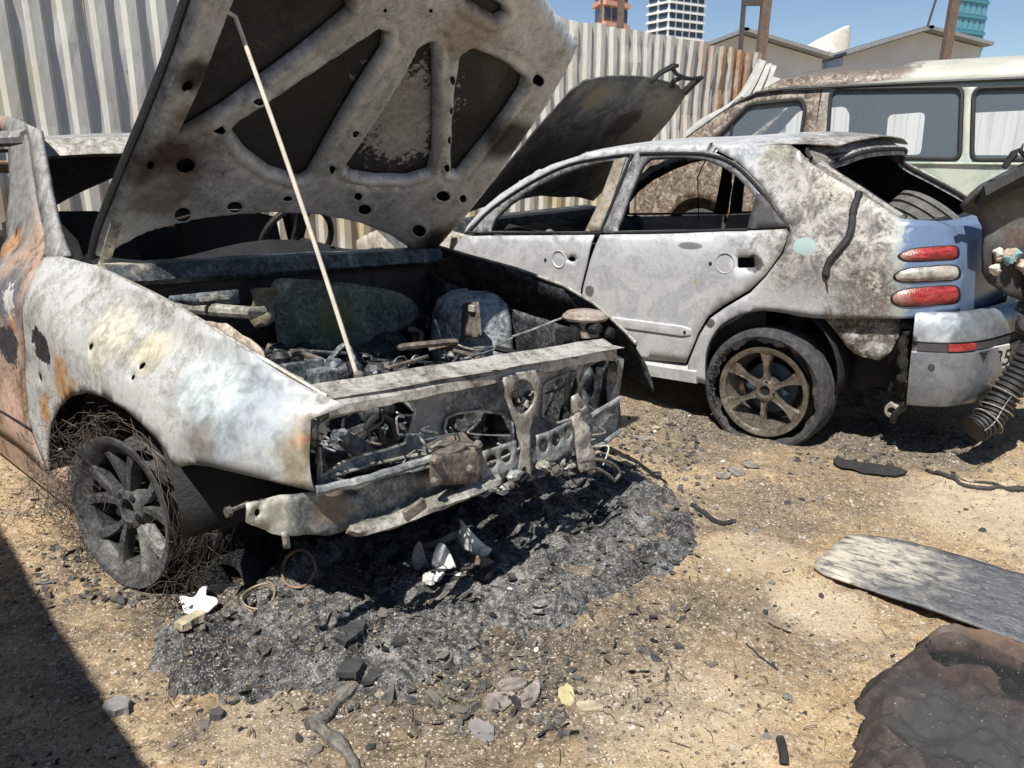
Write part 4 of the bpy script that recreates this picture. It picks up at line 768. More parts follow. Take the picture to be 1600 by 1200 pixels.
# ================================================================== silver hatchback
CB = root('burnt_hatchback', 'silver burnt-out hatchback with blue tail and bonnet flipped back over its roof', 'car', BF)
def YB(x, z):
    b = .80
    if z > .58: b = .785-.36*(z-.58)
    elif z > .45: b = .80-.015*((z-.45)/.13)**2
    if z < .05: b -= .30*(.05-z)**1.5
    if x < -.45: b -= 1.85*(-.45-x)**2
    if x > 2.3: b -= .35*(x-2.3)**2
    return b
def sb(p): q = BF.SY([p], YB)[0]; return (q[0], YB(*q), q[1])
def SB(pts): return BF.SY(pts, YB)
def onB(push=0., dent=1., side=1):
    def fn(u, v): return (u, side*(YB(u, v)+push+dent*(.004*nz((u, v, 7), 3.5)+.0015*nz((u, v, 9), 13))), v)
    return fn
def m_bodyB():
    n = NT('burnt_silver_body'); x = n.xyz(); a = n.noise(3.4, 6, .65, 1.2); b = n.noise(16, 6, .7, 1., None, 2.); c = n.noise(70, 4, .7, .5, None, 4.); e = n.noise(210, 3, .6, 0, None, 7.)
    k = n.math('ADD', n.math('MULTIPLY', a, .45), n.math('ADD', n.math('MULTIPLY', b, .35), n.math('MULTIPLY', c, .2)))
    silver = n.ramp(k, [(.36, (.30, .307, .318)), (.44, (.39, .397, .407)), (.50, (.46, .465, .472)), (.55, (.53, .532, .535)), (.60, (.43, .436, .446)), (.68, (.57, .57, .565))])
    kk = n.math('ADD', n.math('MULTIPLY', a, .35), n.math('ADD', n.math('MULTIPLY', b, .4), n.math('MULTIPLY', c, .25)))
    burn = n.ramp(kk, [(.36, (.035, .032, .031)), (.43, (.10, .094, .09)), (.48, (.185, .172, .163)), (.53, (.31, .288, .262)), (.58, (.50, .475, .435)), (.66, (.25, .212, .188))])
    wob = n.math('MULTIPLY', n.math('SUBTRACT', n.math('ADD', n.math('MULTIPLY', a, .5), n.math('MULTIPLY', b, .5)), .5), .9)
    xb = n.math('ADD', x[0], wob); zb = n.math('ADD', x[2], wob)
    td = n.sm(n.math('ABSOLUTE', n.math('SUBTRACT', n.math('ADD', n.math('MULTIPLY', a, .8), n.math('MULTIPLY', b, .2)), .49)), .008, .0); silver = n.mix(n.math('MULTIPLY', td, .35), silver, (.18, .17, .165)); fk = n.noise(11, 9, .72, .8, None, 13.); silver = n.mix(n.math('MULTIPLY', n.sm(fk, .55, .565), .35), silver, (.62, .62, .61)); burn = n.mix(n.math('MULTIPLY', n.sm(fk, .53, .545), .5), burn, (.55, .53, .49)); scorch = n.math('MULTIPLY', n.sm(xb, .16, -.12), n.sm(zb, .30, .46)); col = n.mix(scorch, silver, burn)
    col = n.mix(n.math('MULTIPLY', n.math('MULTIPLY', n.sm(xb, -.28, -.46), n.sm(zb, .5, .42)), .85), col, n.ramp(c, [(.35, (.05, .043, .038)), (.55, (.16, .135, .115)), (.7, (.34, .31, .28))]))
    wob2 = n.math('MULTIPLY', n.math('SUBTRACT', b, .5), .22); xc = n.math('ADD', n.math('ADD', x[0], wob2), n.math('MULTIPLY', x[2], -.10)); xc = n.math('SUBTRACT', xc, .035)
    blue = n.mix(n.sm(e, .4, .65), (.145, .21, .335), (.175, .24, .365)); col = n.mix(n.sm(xc, -.615, -.665), col, (.40, .42, .36)); col = n.mix(n.sm(xc, -.635, -.70), col, blue)
    for p, r, cc, ed, am, sc, sq in ((sb((1258, 385)), .042, (.34, .44, .43), .25, .5, 12., (.8, 1, 1.1)), (sb((1078, 384)), .018, (.17, .175, .17), .35, .6, 30., (.28, 1, 1)), (sb((1178, 412)), .045, (.12, .12, .12), .3, .6, 26., (1, 1, 1.2)), (sb((921, 455)), .030, (.13, .13, .125), .25, .5, 26., (1, 1, 1)), (sb((1085, 440)), .006, (.5, .35, .12), .4, .4, 40., (1, 1, .5)),
            (sb((1255, 420)), .045, (.22, .22, .22), .8, .9, 20., (1, 1, 1.6)), (sb((1215, 250)), .07, (.22, .20, .14), 1.3, 2.0, 16., (1, 1, .7)), (sb((1165, 232)), .06, (.27, .30, .34), 1.2, 1.6, 14., (1, 1, 1)), (sb((1110, 505)), .022, (.10, .095, .09), .25, .5, 25., (1, 1, 1)), (sb((1310, 290)), .08, (.50, .46, .39), 1.3, 2.0, 20., (1, 1, 1)), (sb((1365, 440)), .02, (.50, .47, .41), 1.2, 2.4, 22., (1, 1, .3))):
        pm = n.patch(p, r, ed, am, sc, sq); col = n.mix(pm if ed < .5 else n.math('MULTIPLY', pm, n.sm(c, .40, .60)), col, cc)
    nb = n.math('SUBTRACT', 1., n.sm(xc, -.62, -.69)); col = n.mix(n.math('MULTIPLY', n.math('MULTIPLY', n.sm(e, .62, .68), .3), nb), col, (.6, .6, .58)); col = n.mix(n.math('MULTIPLY', n.math('MULTIPLY', n.sm(e, .39, .33), .25), nb), col, (.08, .08, .08))
    rough = n.mix(n.sm(xc, -.64, -.70), (.62, .62, .62), (.25, .25, .25))
    return n.out(col, rough, .25, n.math('ADD', n.math('MULTIPLY', b, .5), n.math('MULTIPLY', c, .5)), .12, .003)
M_bodyB = m_bodyB()
M_frameB = blotch('grey_window_frame', [(.06, .06, .062), (.15, .15, .155), (.28, .28, .285), (.40, .40, .40)], 10., 50., .6, .2, .3, .002)
M_seal = flat('black_rubber', (.018, .018, .019), .7, var=.4, sc=30); M_trim = flat('grey_black_plastic', (.055, .053, .055), .65, var=.2, sc=50)
# doors
fd = SB([(722, 369), (800, 368), (928, 367), (917, 410), (907, 450), (904.5, 490), (907, 530)])+[(.93, -.03), (1.5, -.06), (1.93, -.05), (2.0, .2), (1.98, .45)]
rd = SB([(938, 367), (1080, 363), (1229, 357), (1232, 363), (1221, 395), (1195, 430), (1170, 454), (1130, 477), (1106, 494), (1091, 519), (1081, 544), (1071, 567), (1005, 561)])+[(.915, -.03)]+SB([(911, 530), (908.5, 490), (911, 450), (921, 410)])
D1 = panel('front_door', fd, [ell(sb((893, 405))[::2], .028, .014, 12)], onB(0), M_bodyB, CB, .045, .012, -1, flip=True)
D2 = panel('rear_door', rd, [rpoly([sb(p)[::2] for p in ((1152, 402), (1178, 402), (1180, 418), (1152, 419))], .01)], onB(0), M_bodyB, CB, .045, .012, -1, flip=True)
for d, (p, r) in ((D1, ((873, 405), .044)), (D2, ((1133, 411), .046))):
    c = sb(p); MB().lathe([(0, -.016), (r*.5, -.013), (r*.85, -.004), (r, .0035), (r*1.06, .004), (r*1.1, .001)], 24, c, 'y').build('handle_recess', M_bodyB, d)
    q = sb((p[0]-21 if d is D1 else 1110, p[1]+1)); MB().lathe([(0, .004), (.007, .004), (.010, 0)], 10, q, 'y').build('lock_hole', M_seal, d)
for d, a, b in ((D2, (916, 497), (1080, 519)), (D1, None, None)):
    if a:
        A_ = sb(a); B_ = sb(b); mb = MB(); rings = []
        for t in np.linspace(0, 1, 14):
            x = A_[0]+(B_[0]-A_[0])*t; z = A_[2]+(B_[2]-A_[2])*t; y = YB(x, z); e = .6 if t in (0., 1.) else 1
            rings.append([(x, y+.001, z-.028*e), (x, y+.010*e, z-.022*e), (x, y+.013*e, z), (x, y+.010*e, z+.022*e), (x, y+.001, z+.028*e), (x, y-.004, z)])
        mb.loft(rings, True, True).build('rubbing_strip', M_bodyB, d)
        MB().lathe([(0, .003), (.007, .003), (.008, 0)], 10, (B_[0]+.03, YB(B_[0], B_[2])+.012, B_[2]), 'y').build('strip_clip', M_seal, d)
# window frames
fo_ = SB([(731, 363), (742, 346), (768, 322), (800, 300), (830, 281), (860, 265.5), (890, 254), (920, 246), (955, 241), (984, 239), (965, 290), (950, 330), (936, 364)])
fh_ = SB([(764, 361), (772, 340), (795, 318), (830, 294), (870, 274), (905, 261), (940, 253), (958, 250.5), (962, 254), (948, 288), (930, 326), (913, 362)])
panel('front_door_frame', fo_, [fh_], onB(-.004, .5), M_frameB, D1, .03, .03, -1, flip=True)
pl = SB([(960, 251), (979, 245), (958, 310), (937, 361), (914, 362), (934, 322)])
panel('centre_pillar_cover', pl, [], onB(.002, .5), blotch('tan_pillar', [(.10, .085, .065), (.24, .20, .145), (.36, .32, .25), (.30, .29, .28)], 7., 40.), D1, .03, .006, flip=True)
ro_ = SB([(992, 237.5), (1020, 236), (1060, 235), (1100, 236), (1120, 240), (1150, 254), (1170, 271), (1190, 294), (1213, 327), (1232, 354), (940, 364), (955, 325), (975, 280)])
rh_ = SB([(962, 361), (975, 325), (990, 285), (1003, 257), (1014, 247), (1060, 245), (1100, 248), (1125, 258), (1150, 275), (1170, 296), (1181, 312), (1174, 335), (1166, 357)])
panel('rear_door_frame', ro_, [rh_], onB(-.004, .5), M_frameB, D2, .03, .03, -1, flip=True)
panel('quarter_trim', SB([(1183, 302), (1192, 305), (1213, 330), (1231, 352), (1228, 355), (1168, 358)]), [], onB(.004, .2), M_trim, D2, .03, .01, flip=True)
for L, nm in (([(735, 360), (770, 325), (830, 285), (890, 257), (950, 245), (985, 241)], 'window_seal'), ([(1000, 240), (1060, 239), (1110, 242), (1150, 258), (1190, 298), (1215, 334), (1233, 356)], 'window_seal'), ([(988, 240), (968, 290), (938, 364)], 'window_seal')):
    MB().tube([(x, YB(x, z)+.003, z) for x, z in SB(crom(L, 5, False))], .007, 6).build(nm, M_seal, D2)
MB().tube([(x, YB(x, z)+.004, z) for x, z in SB([(764, 363), (850, 363), (912, 364)])], .006, 6).build('belt_seal', M_seal, D1); MB().tube([(x, YB(x, z)+.004, z) for x, z in SB([(960, 363), (1060, 361), (1168, 358)])], .006, 6).build('belt_seal', M_seal, D2)
# cant rail with windscreen pillar
cr = SB([(722, 366), (735, 352), (770, 322), (800, 301), (830, 283), (860, 268), (890, 257), (920, 249), (960, 243), (990, 241), (1060, 239), (1110, 240), (1118, 226), (1060, 226), (985, 229), (920, 238), (860, 257), (820, 277), (780, 303), (750, 328), (728, 353)])
panel('roof_rail', cr, [], onB(-.012, .4), M_bodyB, CB, .03, .02, -1, flip=True)
# rear quarter with arch
qo = SB([(1234, 359), (1224, 396), (1197, 432), (1173, 457), (1133, 481), (1109, 498), (1094, 522), (1084, 546), (1075, 569), (1074, 592), (1104, 601), (1104, 560), (1110, 535), (1125, 511), (1150, 495), (1185, 485), (1220, 487), (1255, 494), (1290, 497), (1360, 498), (1440, 497), (1499, 491), (1504, 460), (1506, 420), (1501, 378), (1486, 354), (1462, 345), (1405, 341), (1398, 336), (1345, 302), (1300, 277), (1264, 253), (1250, 236), (1235, 226), (1130, 226), (1118, 230), (1122, 236), (1152, 252), (1192, 292), (1215, 326)])
QP = panel('quarter_panel', qo, [], onB(0), M_bodyB, CB, .03, .006, -1, flip=True)
MB().tube([(x, YB(x, z)+.002, z) for x, z in SB(crom([(1104, 598), (1104, 560), (1110, 535), (1125, 511), (1150, 495), (1185, 485), (1220, 487), (1255, 494), (1290, 497)], 3, False))], .005, 6).build('arch_lip', M_seal, QP)
# hanging melted seal
cs = crom([(1344, 299), (1334, 330), (1332, 352), (1326, 372), (1310, 392), (1297, 408), (1292, 424), (1292, 440), (1294, 456)], 5, False); P_ = [(x, YB(x, z)+.006, z) for x, z in SB(cs)]
MB().tube(P_, [(.016+.005*nz((i, 0, 0), .7)) if i < len(P_)*.8 else .016*(1.6-1.5*i/len(P_)) for i in range(len(P_))], 7).build('melted_seal', flat('melted_rubber', (.03, .029, .029), .8, var=.5, sc=40), QP)
# tail lamps
M_red = NT('red_lamp'); M_red = M_red.out(M_red.mix(M_red.sm(M_red.math('ADD', M_red.xyz()[0], M_red.math('MULTIPLY', M_red.noise(30, 4), .06)), -.62, -.55), M_red.ramp(M_red.noise(24, 6, .7, .5, M_red.vec('MULTIPLY', M_red.o, (1, 1, 3))), [(.34, (.09, .012, .012)), (.5, (.30, .025, .028)), (.68, (.42, .07, .06))]), (.36, .20, .17)), .35, 0, M_red.vor(150, 'F1', M_red.vec('MULTIPLY', M_red.o, (1, 1, .2))), .4, .003, spec=.5)
M_clr = NT('smoked_clear_lamp'); M_clr = M_clr.out(M_clr.ramp(M_clr.noise(26, 4, .6), [(.34, (.16, .15, .13)), (.5, (.34, .325, .29)), (.68, (.50, .47, .40))]), .35, 0, M_clr.vor(150, 'F1', M_clr.vec('MULTIPLY', M_clr.o, (1, 1, .2))), .4, .003, spec=.5)
def lampo(pts, mat, nm):
    q = crom(SB(pts), 4); c = np.mean(q, axis=0); qa = np.array(q)
    def fn(u, v):
        d = float(pdist(np.array([u]), np.array([v]), q)[0]); return (u-.008*ss(d, 0, .02), YB(u, v)+.001+.014*float(ss(d, 0, .02)), v)
    panel('lamp_seal', [tuple(c+(p-c)*1.05) for p in qa], [], onB(.0015, .3), M_seal, QP, .02, .003, flip=True); panel(nm, q, [], fn, mat, QP, .012, .0, flip=True)
lampo([(1405, 399), (1424, 389), (1460, 385), (1490, 384), (1497, 392), (1493, 404), (1465, 407), (1418, 408)], M_red, 'tail_lamp'); lampo([(1398, 431), (1415, 420), (1450, 416), (1488, 414), (1499, 423), (1494, 436), (1465, 439), (1410, 440)], M_clr, 'reversing_lamp'); lampo([(1394, 465), (1410, 453), (1450, 448), (1488, 446), (1498, 455), (1494, 472), (1465, 476), (1408, 478)], M_red, 'tail_lamp')
# roof
def roofB(x, y): return 1.082-.055*(y/.6)**2-.10*max(0, x-.75)**2*1.4-.16*max(0, .05-x)**2*2
rp_ = [(1.18, -.55), (1.26, -.3), (1.29, 0), (1.26, .3), (1.18, .55), (.9, .60), (.4, .61), (-.04, .61), (-.22, .57), (-.26, .3), (-.27, 0), (-.26, -.3), (-.22, -.57), (.4, -.61), (.9, -.60)]
panel('roof', rp_, [], lambda u, v: (u, v, roofB(u, v)+.004*nz((u, v, 0), 3)), M_bodyB, CB, .06, .006, -1)
panel('roof_lining', [(x*.97, y*.95) for x, y in rp_], [], lambda u, v: (u, v, roofB(u, v)-.05), M_black, CB, .15, .004)
# far side: doors, frames, pillars
for nm, o, h in (('front_door', fd, []), ('rear_door', rd, []), ('front_door_frame', fo_, [fh_]), ('rear_door_frame', ro_, [rh_]), ('roof_rail', cr, []), ('quarter_panel', qo, [])):
    panel(nm, o, h, onB(0, .6, -1), M_bodyB if 'frame' not in nm else M_dark, CB, .07, .02, -1)
panel('quarter_lining', qo, [], onB(-.035, .6, -1), M_black, CB, .08, .004)
panel('inner_door_lining', [(-.0, .05), (1.95, -.02), (1.95, .55), (-.0, .6)], [], lambda u, v: (u, .735, v), M_dark, CB, .2, .006)
MB().box((.95, 0, -.08), (2.2, 1.3, .06)).build('floor_pan', M_dark, CB)
sl_ = MB(); sl_.loft([[(x, YB(x, -.09)-.005, -.035), (x, YB(x, -.09)+.012, -.06), (x, YB(x, -.09)+.006, -.12), (x, .70, -.135), (x, .68, -.05)] for x in np.linspace(.32, 2.1, 14)], True, True); sl_.build('sill', M_bodyB, CB)
# front wing, hidden lower nose
wf_ = [(1.97, .60), (2.02, .62), (2.6, .60), (3.2, .46), (3.28, .20), (3.0, .05), (2.9, .0)]+[(2.54+.36*math.cos(t), .0+.36*math.sin(t)) for t in np.linspace(.1, math.pi, 12)]+[(2.12, -.10), (2.03, -.08), (2.02, .2), (2.0, .45)]
for sgn in (1, -1): panel('front_wing', wf_, [ell((2.2, .40), .02, .013, 8)], onB(-.005, 1.5, sgn), blotch('tan_ashed_wing', [(.16, .13, .10), (.36, .32, .25), (.52, .49, .42), (.60, .58, .54)], 6., 40., .8, .1, .3, .003), CB, .06, .006, -1, flip=sgn > 0)
MB().box((3.2, 0, .25), (.06, 1.2, .30)).build('nose_panel', M_bay, CB, bevel=.01); MB().box((2.6, 0, .12), (.9, .8, .35)).build('engine', M_bay, CB, bevel=.05)
MB().loft([[(1.85, y, .64), (2.0, y, .66), (2.05, y, .58), (1.85, y, .55)] for y in np.linspace(-.7, .7, 12)], True, True).build('cowl', M_bay, CB)
db = MB(); db.loft([[(1.75+.05*nz((y, 0, 0), 8), y, .60+.05*nz((y, 3, 0), 9)), (1.5, y, .56+.05*nz((y, 1, 0), 12)), (1.45, y, .3), (1.85, y, .3)] for y in np.linspace(-.66, .66, 30)], True, True); db.build('dashboard', M_black, CB)
for y in (-.36, .36):
    b = MB(); b.loft([[(x-.9*dy*dy*0, y+dy, z-.5*abs(dy)**2) for x, z in ((.62, .02), (.60, .3), (.52, .50), (.45, .55), (.42, .5), (.48, .05))] for dy in np.linspace(-.24, .24, 7)], True, True); b.build('seat_back', M_dark, CB)
MB().box((-.1, 0, .3), (.12, 1.2, .5), rotm('Y', -.25)).build('rear_seat_back', M_dark, CB, bevel=.04)
MB().tube([BF.hit((1000, 330), (0, 1, 0), -.2), BF.hit((1040, 290), (0, 1, 0), .0), BF.hit((1060, 268), (0, 1, 0), .1)], .012, 6).build('handbrake_lever_tube', M_pilA, CB) if False else None
MB().tube([(.95, -.55, 1.0), (.9, -.3, .86), (.86, -.25, .60)], .004, 5).build('hanging_wire', M_black, CB)
# bonnet flipped back over the windscreen
bd_ = np.array((-.764, 0, .645)); bd_ /= np.linalg.norm(bd_); bn = np.array((-.645, 0, -.764))
def hb2(s, u, h=0.): return tuple(np.array((1.93, 0, .69))+bd_*u+np.array((0, s, 0))+bn*(h-.03*(1-(s/.68)**2)+.02*nz((s, u, 4), 2.5)))
ho = [(-.68, .0), (-.68, .5), (-.66, .85), (-.60, 1.02), (-.42, 1.09), (.0, 1.12), (.42, 1.10), (.60, 1.07), (.655, 1.0), (.68, .5), (.68, .0), (.4, .05), (0, .07), (-.4, .05)]
M_hb = blotch('charred_bonnet', [(.014, .014, .015), (.035, .035, .036), (.075, .074, .072), (.13, .125, .115), (.19, .18, .16)], 4., 26., .7, .1, .35, .004, 1.3, [(hb2(-.45, .8), .22, (.13, .125, .115), .8, .6, 6.), (hb2(.2, .5), .16, (.10, .10, .10), .9, .7, 7.), (hb2(.35, .95), .09, (.15, .12, .07), .9, .8, 10.),(hb2(-.2, .75), .13, (.015, .015, .016), .5, .8, 12.)])
BH = panel('bonnet', ho, [], hb2, M_hb, CB, .05, .012)
gr_ = MB(); gr_.tube([hb2(-.10, 1.08), hb2(-.14, 1.15, -.01), hb2(-.2, 1.21, -.01), hb2(-.24, 1.22, -.01)], [.014, .016, .018, .012], 7).tube([hb2(-.56, 1.04), hb2(-.56, 1.12), hb2(-.585, 1.19)], [.025, .022, .012], 7).tube([hb2(-.20, 1.20), hb2(-.3, 1.165), hb2(-.4, 1.15), hb2(-.5, 1.155), hb2(-.58, 1.18)], [.014, .012, .014, .012, .012], 7).tube([hb2(-.36, 1.08), hb2(-.33, 1.12), hb2(-.38, 1.155)], [.025, .018, .012], 7)
gr_.build('grille_frame', M_black, BH)
# tailgate opening
rim = [BF.Y([p], .60)[0]+(.60,) for p in ((1400, 336), (1345, 301), (1300, 273), (1266, 250))]
near_ = [(x, YB(x, z)-.03, z) for x, z in SB([(1403, 338), (1372, 318), (1330, 290), (1295, 268), (1268, 250)])]
path = near_+[(-.15, .56, .985), (-.20, .42, 1.015), (-.22, .2, 1.03), (-.22, -.2, 1.03), (-.19, -.42, 1.005), (-.15, -.54, .965)]+[(x, -y, z) for x, y, z in near_[::-1]]
outp = near_+[(-.10, .575, .995), (-.12, .45, 1.025), (-.15, .2, 1.045), (-.15, -.2, 1.045), (-.12, -.45, 1.025), (-.10, -.575, .995)]+[(x, -y, z) for x, y, z in near_[::-1]]
inn = [(x-.01, y-.055, z-.012) for x, y, z in near_[:-1]]+[(near_[-1][0]-.05, near_[-1][1]-.075, near_[-1][2]-.02), (-.235, .46, .955), (-.265, .36, .975), (-.285, .18, .985), (-.285, -.18, .985), (-.265, -.36, .975), (-.235, -.46, .955)]; m_ = [(x, -y, z) for x, y, z in inn[:5][::-1]]; inn = inn[:11]+m_
op, ip = crom(outp, 5, False), crom(inn, 5, False); nn_ = min(len(op), len(ip))
MB().loft([[op[i], tuple((np.array(op[i])+np.array(ip[i]))/2+np.array((0, 0, .012))), ip[i], tuple(np.array(ip[i])-np.array((0, 0, .03))), tuple(np.array(op[i])-np.array((0, 0, .03)))] for i in range(nn_)], True, True).build('tailgate_frame', M_bodyB, CB)
MB().tube(ip[:nn_], .011, 7).build('tailgate_seal', M_seal, CB); MB().tube([tuple(np.array(p)+np.array((.012, 0, .006))) for p in op[20:nn_-20]], .010, 7).build('roof_seam_seal', M_seal, CB)
def tg(y): return -.872+.105*(abs(y)/.61)**3
tr = MB(); ys = np.linspace(-.61, .61, 30)
tr.loft([[(tg(y)+.20, y*.97, .675), (tg(y)+.10, y, .690), (tg(y)+.035, y, .670), (tg(y), y, .60), (tg(y)-.004, y, .45), (tg(y)+.01, y, .31), (tg(y)+.06, y, .30), (tg(y)+.08, y, .6)] for y in ys], True, True); tr.build('tailgate', M_bodyB, CB)
MB().tube([(tg(y)+.21, y*.96, .672+.01*nz((y, 0, 0), 9)) for y in np.linspace(-.5, .58, 16)], .018, 7).build('tailgate_seal', M_seal, CB)
ms = MB(); ms.lathe([(.10, -.05), (.14, -.075), (.20, -.08), (.225, -.065), (.226, -.05), (.216, -.046), (.216, -.038), (.229, -.034), (.231, -.008), (.220, -.004), (.220, .004), (.231, .008), (.229, .034), (.216, .038), (.216, .046), (.226, .05), (.225, .065), (.20, .08), (.14, .075), (.10, .05)], 40, (0, 0, 0), 'z', True)
o = ms.build('spare_tyre', flat('ashed_tyre', (.14, .135, .125), .85, var=.4, sc=18, bs=.8, bd=.01), CB); o.location = (-.54, .16, .60); o.rotation_euler = (R(25), R(-35), 0)
panel('boot_floor', [(-.9, -.6), (-.05, -.6), (-.05, .6), (-.9, .6)], [], lambda u, v: (u, v, .15), M_black, CB, .2, .006); panel('boot_back_wall', [(-.6, .1), (.6, .1), (.6, .66), (-.6, .66)], [], lambda u, v: (-.82+.25*abs(u)**2, u, v), M_dark, CB, .15, .006)
# rear bumper
bp_ = crom([(-.60, .735), (-.70, .715), (-.79, .665), (-.855, .57), (-.905, .42), (-.955, .2), (-.97, 0), (-.955, -.2), (-.905, -.42), (-.84, -.62), (-.65, -.73)], 6, False)
def bump_ring(i, prof):
    p = np.array(bp_[i]); a = np.array(bp_[max(0, i-1)]); b = np.array(bp_[min(len(bp_)-1, i+1)]); t = (b-a)/np.linalg.norm(b-a); nrm = np.array((-abs(t[1]) if abs(t[1]) > .2 else t[1], 0)); nrm = np.array((t[1], -t[0])); nrm = nrm if nrm@(p-np.array((0, 0))) > 0 else -nrm
    return [(p[0]+nrm[0]*o, p[1]+nrm[1]*o, z) for o, z in prof]
M_bumper = blotch('blue_grey_bumper', [(.12, .13, .145), (.18, .195, .215), (.24, .26, .29), (.31, .335, .37)], 4., 20., .28, .35, .1, .002, 1.2, [((-.72, .72, .28), .09, (.44, .47, .50), .5, .8, 10.), ((-.62, .74, .2), .05, (.05, .045, .04), .4, .8, 12.), ((-.98, .3, .28), .1, (.10, .15, .25), .4, .8, 10.)])
N_ = len(bp_); i0 = 3
prof = [(-.03, .322), (.0, .322), (.018, .305), (.03, .262), (.032, .205), (.020, .200), (.020, .160), (.032, .155), (.034, .06), (.022, -.03), (-.005, -.085), (-.03, -.09)]
BM = MB().loft([bump_ring(i, prof) for i in range(i0, N_)], True, True).build('rear_bumper', M_bumper, CB)
MB().loft([bump_ring(i, [(.0215, .198), (.027, .196), (.027, .164), (.0215, .162)]) for i in range(i0+1, N_-1)], True, True).build('bumper_strip', M_trim, BM)
def bpix(px):  # index on the bumper path nearest a sight line
    best = min(range(i0, 34), key=lambda i: abs(proj(bump_ring(i, [(.03, .18)])[0])[0]-px)); return best
def proj(l):
    d = BF.w(l)-CP; t = d@CF; return (800+FPX*(d@CX)/t, 600-FPX*(d@CU)/t)
ia, ib = bpix(1481), bpix(1521)
MB().loft([bump_ring(i, [(.026, .196), (.034, .194), (.034, .166), (.026, .164)]) for i in range(min(ia, ib), max(ia, ib)+1)], True, True).build('bumper_reflector', M_red, BM)
q = bump_ring(bpix(1462), [(.034, .10)])[0]; MB().lathe([(0, .006), (.012, .006), (.014, 0)], 12, q, 'y').build('bumper_plug', M_trim, BM)
# number plate on the bumper
_i = bpix(1546); _a = Vector(bump_ring(_i, [(.060, .105)])[0]); _b = Vector(bump_ring(min(_i+9, N_-1), [(.060, .105)])[0]); _t = (_b-_a).normalized(); pc = _a+_t*.26+Vector((-.012, 0, 0)); plt = MB(); plt.box((0, 0, 0), (.006, .52, .112)); PL = plt.build('number_plate', flat('plate_white', (.60, .60, .58), .5, var=.1), BM, bevel=.003); PL.location = pc; PL.rotation_euler = (0, R(-6), math.atan2(_t.x, -_t.y)-R(13))
bb = MB(); bb.box((-.0038, .236, 0), (.0015, .04, .104)); bb.build('plate_band', flat('plate_blue', (.02, .06, .32), .5, var=.1), PL)
cu = bpy.data.curves.new('plate_text', 'FONT'); cu.body = '35 V'; cu.size = .105; cu.extrude = .0006; to = bpy.data.objects.new('tmp_text', cu); COL.objects.link(to)
bpy.context.view_layer.update(); me = bpy.data.meshes.new_from_object(to.evaluated_get(bpy.context.evaluated_depsgraph_get())); bpy.data.objects.remove(to)
tx = bpy.data.objects.new('plate_text', me); COL.objects.link(tx); tx.parent = PL; tx.location = (-.0042, .205, -.038); tx.rotation_euler = (R(90), 0, R(-90)); me.materials.clear(); me.materials.append(flat('plate_black', (.02, .02, .025), .5))
# torn bumper end and melted skirt by the arch
panel('melted_skirt', SB([(1283, 499), (1360, 500), (1400, 503), (1398, 530), (1385, 555), (1370, 566), (1352, 562), (1330, 556), (1318, 545), (1300, 520)]), [], onB(-.05, 6.), blotch('melted_skirt', [(.03, .024, .02), (.09, .07, .05), (.30, .29, .28), (.48, .48, .48)], 8., 40., .7, 0, .5, .005, 1., [(sb((1335, 525)), .05, (.50, .51, .53), .2, .7, 14.), (sb((1380, 530)), .045, (.10, .075, .05), .2, .7, 14.)]), CB, .03, .006, flip=True)
me_ = MB(); rg = random.Random(12)
for L, r in (([(1405, 503), (1425, 510), (1440, 520), (1448, 535)], .018), ([(1448, 530), (1436, 555), (1425, 580), (1418, 600), (1415, 620)], .016), ([(1405, 505), (1402, 530), (1398, 550), (1388, 568)], .013), ([(1420, 595), (1424, 615), (1412, 632), (1400, 646), (1396, 660)], .014), ([(1418, 515), (1410, 545), (1412, 580), (1408, 600)], .02)):
    P_ = crom([BF.hit(p, (0, 1, 0), .70-.02*i) for i, p in enumerate(L)], 6, False); MB().tube([Vector(p)+Vector((.01*nz(p, 30), 0, .01*nz(p, 30, 3))) for p in P_], [r*(1+.5*nz(p, 35)) for p in P_], 7).build('melted_bumper_drip', flat('charred_plastic', (.03, .028, .028), .75, var=.7, sc=40, bs=.8, bd=.008), CB)
ex = MB(); ex.lathe([(0, .26), (.07, .25), (.085, .23), (.085, -.20), (.07, -.22), (0, -.22)], 24, (-.62, .30, -.06), 'y'); ex.build('silencer', M_bay, CB)
te = BF.hit((1396, 640), (0, 1, 0), .58); MB().lathe([(.018, -.1), (.034, -.1), (.036, .02), (.030, .03), (.02, .03), (.018, .0)], 16, tuple(te), 'y', True).build('exhaust_tip', M_pale, CB)
MB().tube([(-.35, .35, -.02), (.0, .2, -.06), (.6, .1, -.05)], .025, 8).build('exhaust_pipe', M_bay, CB); MB().box((0, 0, -.02), (.12, 1.3, .09)).build('rear_axle_beam', M_bay, CB, bevel=.02)
la = MB(); ring = [(.35*math.cos(t)-.01, .33*math.sin(t)+.0) for t in np.linspace(-.25, math.pi+.25, 17)]
la.loft([[(x, y, z) for x, z in ring] for y in (.76, .6, .45)], close=False); la.add([(x, .45, z) for x, z in ring], [list(range(17))]); la.build('arch_liner', M_black, CB, thick=.004)
panel('underbody_side', [(-.85, -.06), (-.34, -.08), (-.34, .28), (-.85, .28)], [], lambda u, v: (u, .58+.03*nz((u, v, 2), 9), v), M_black, CB, .06, .006)
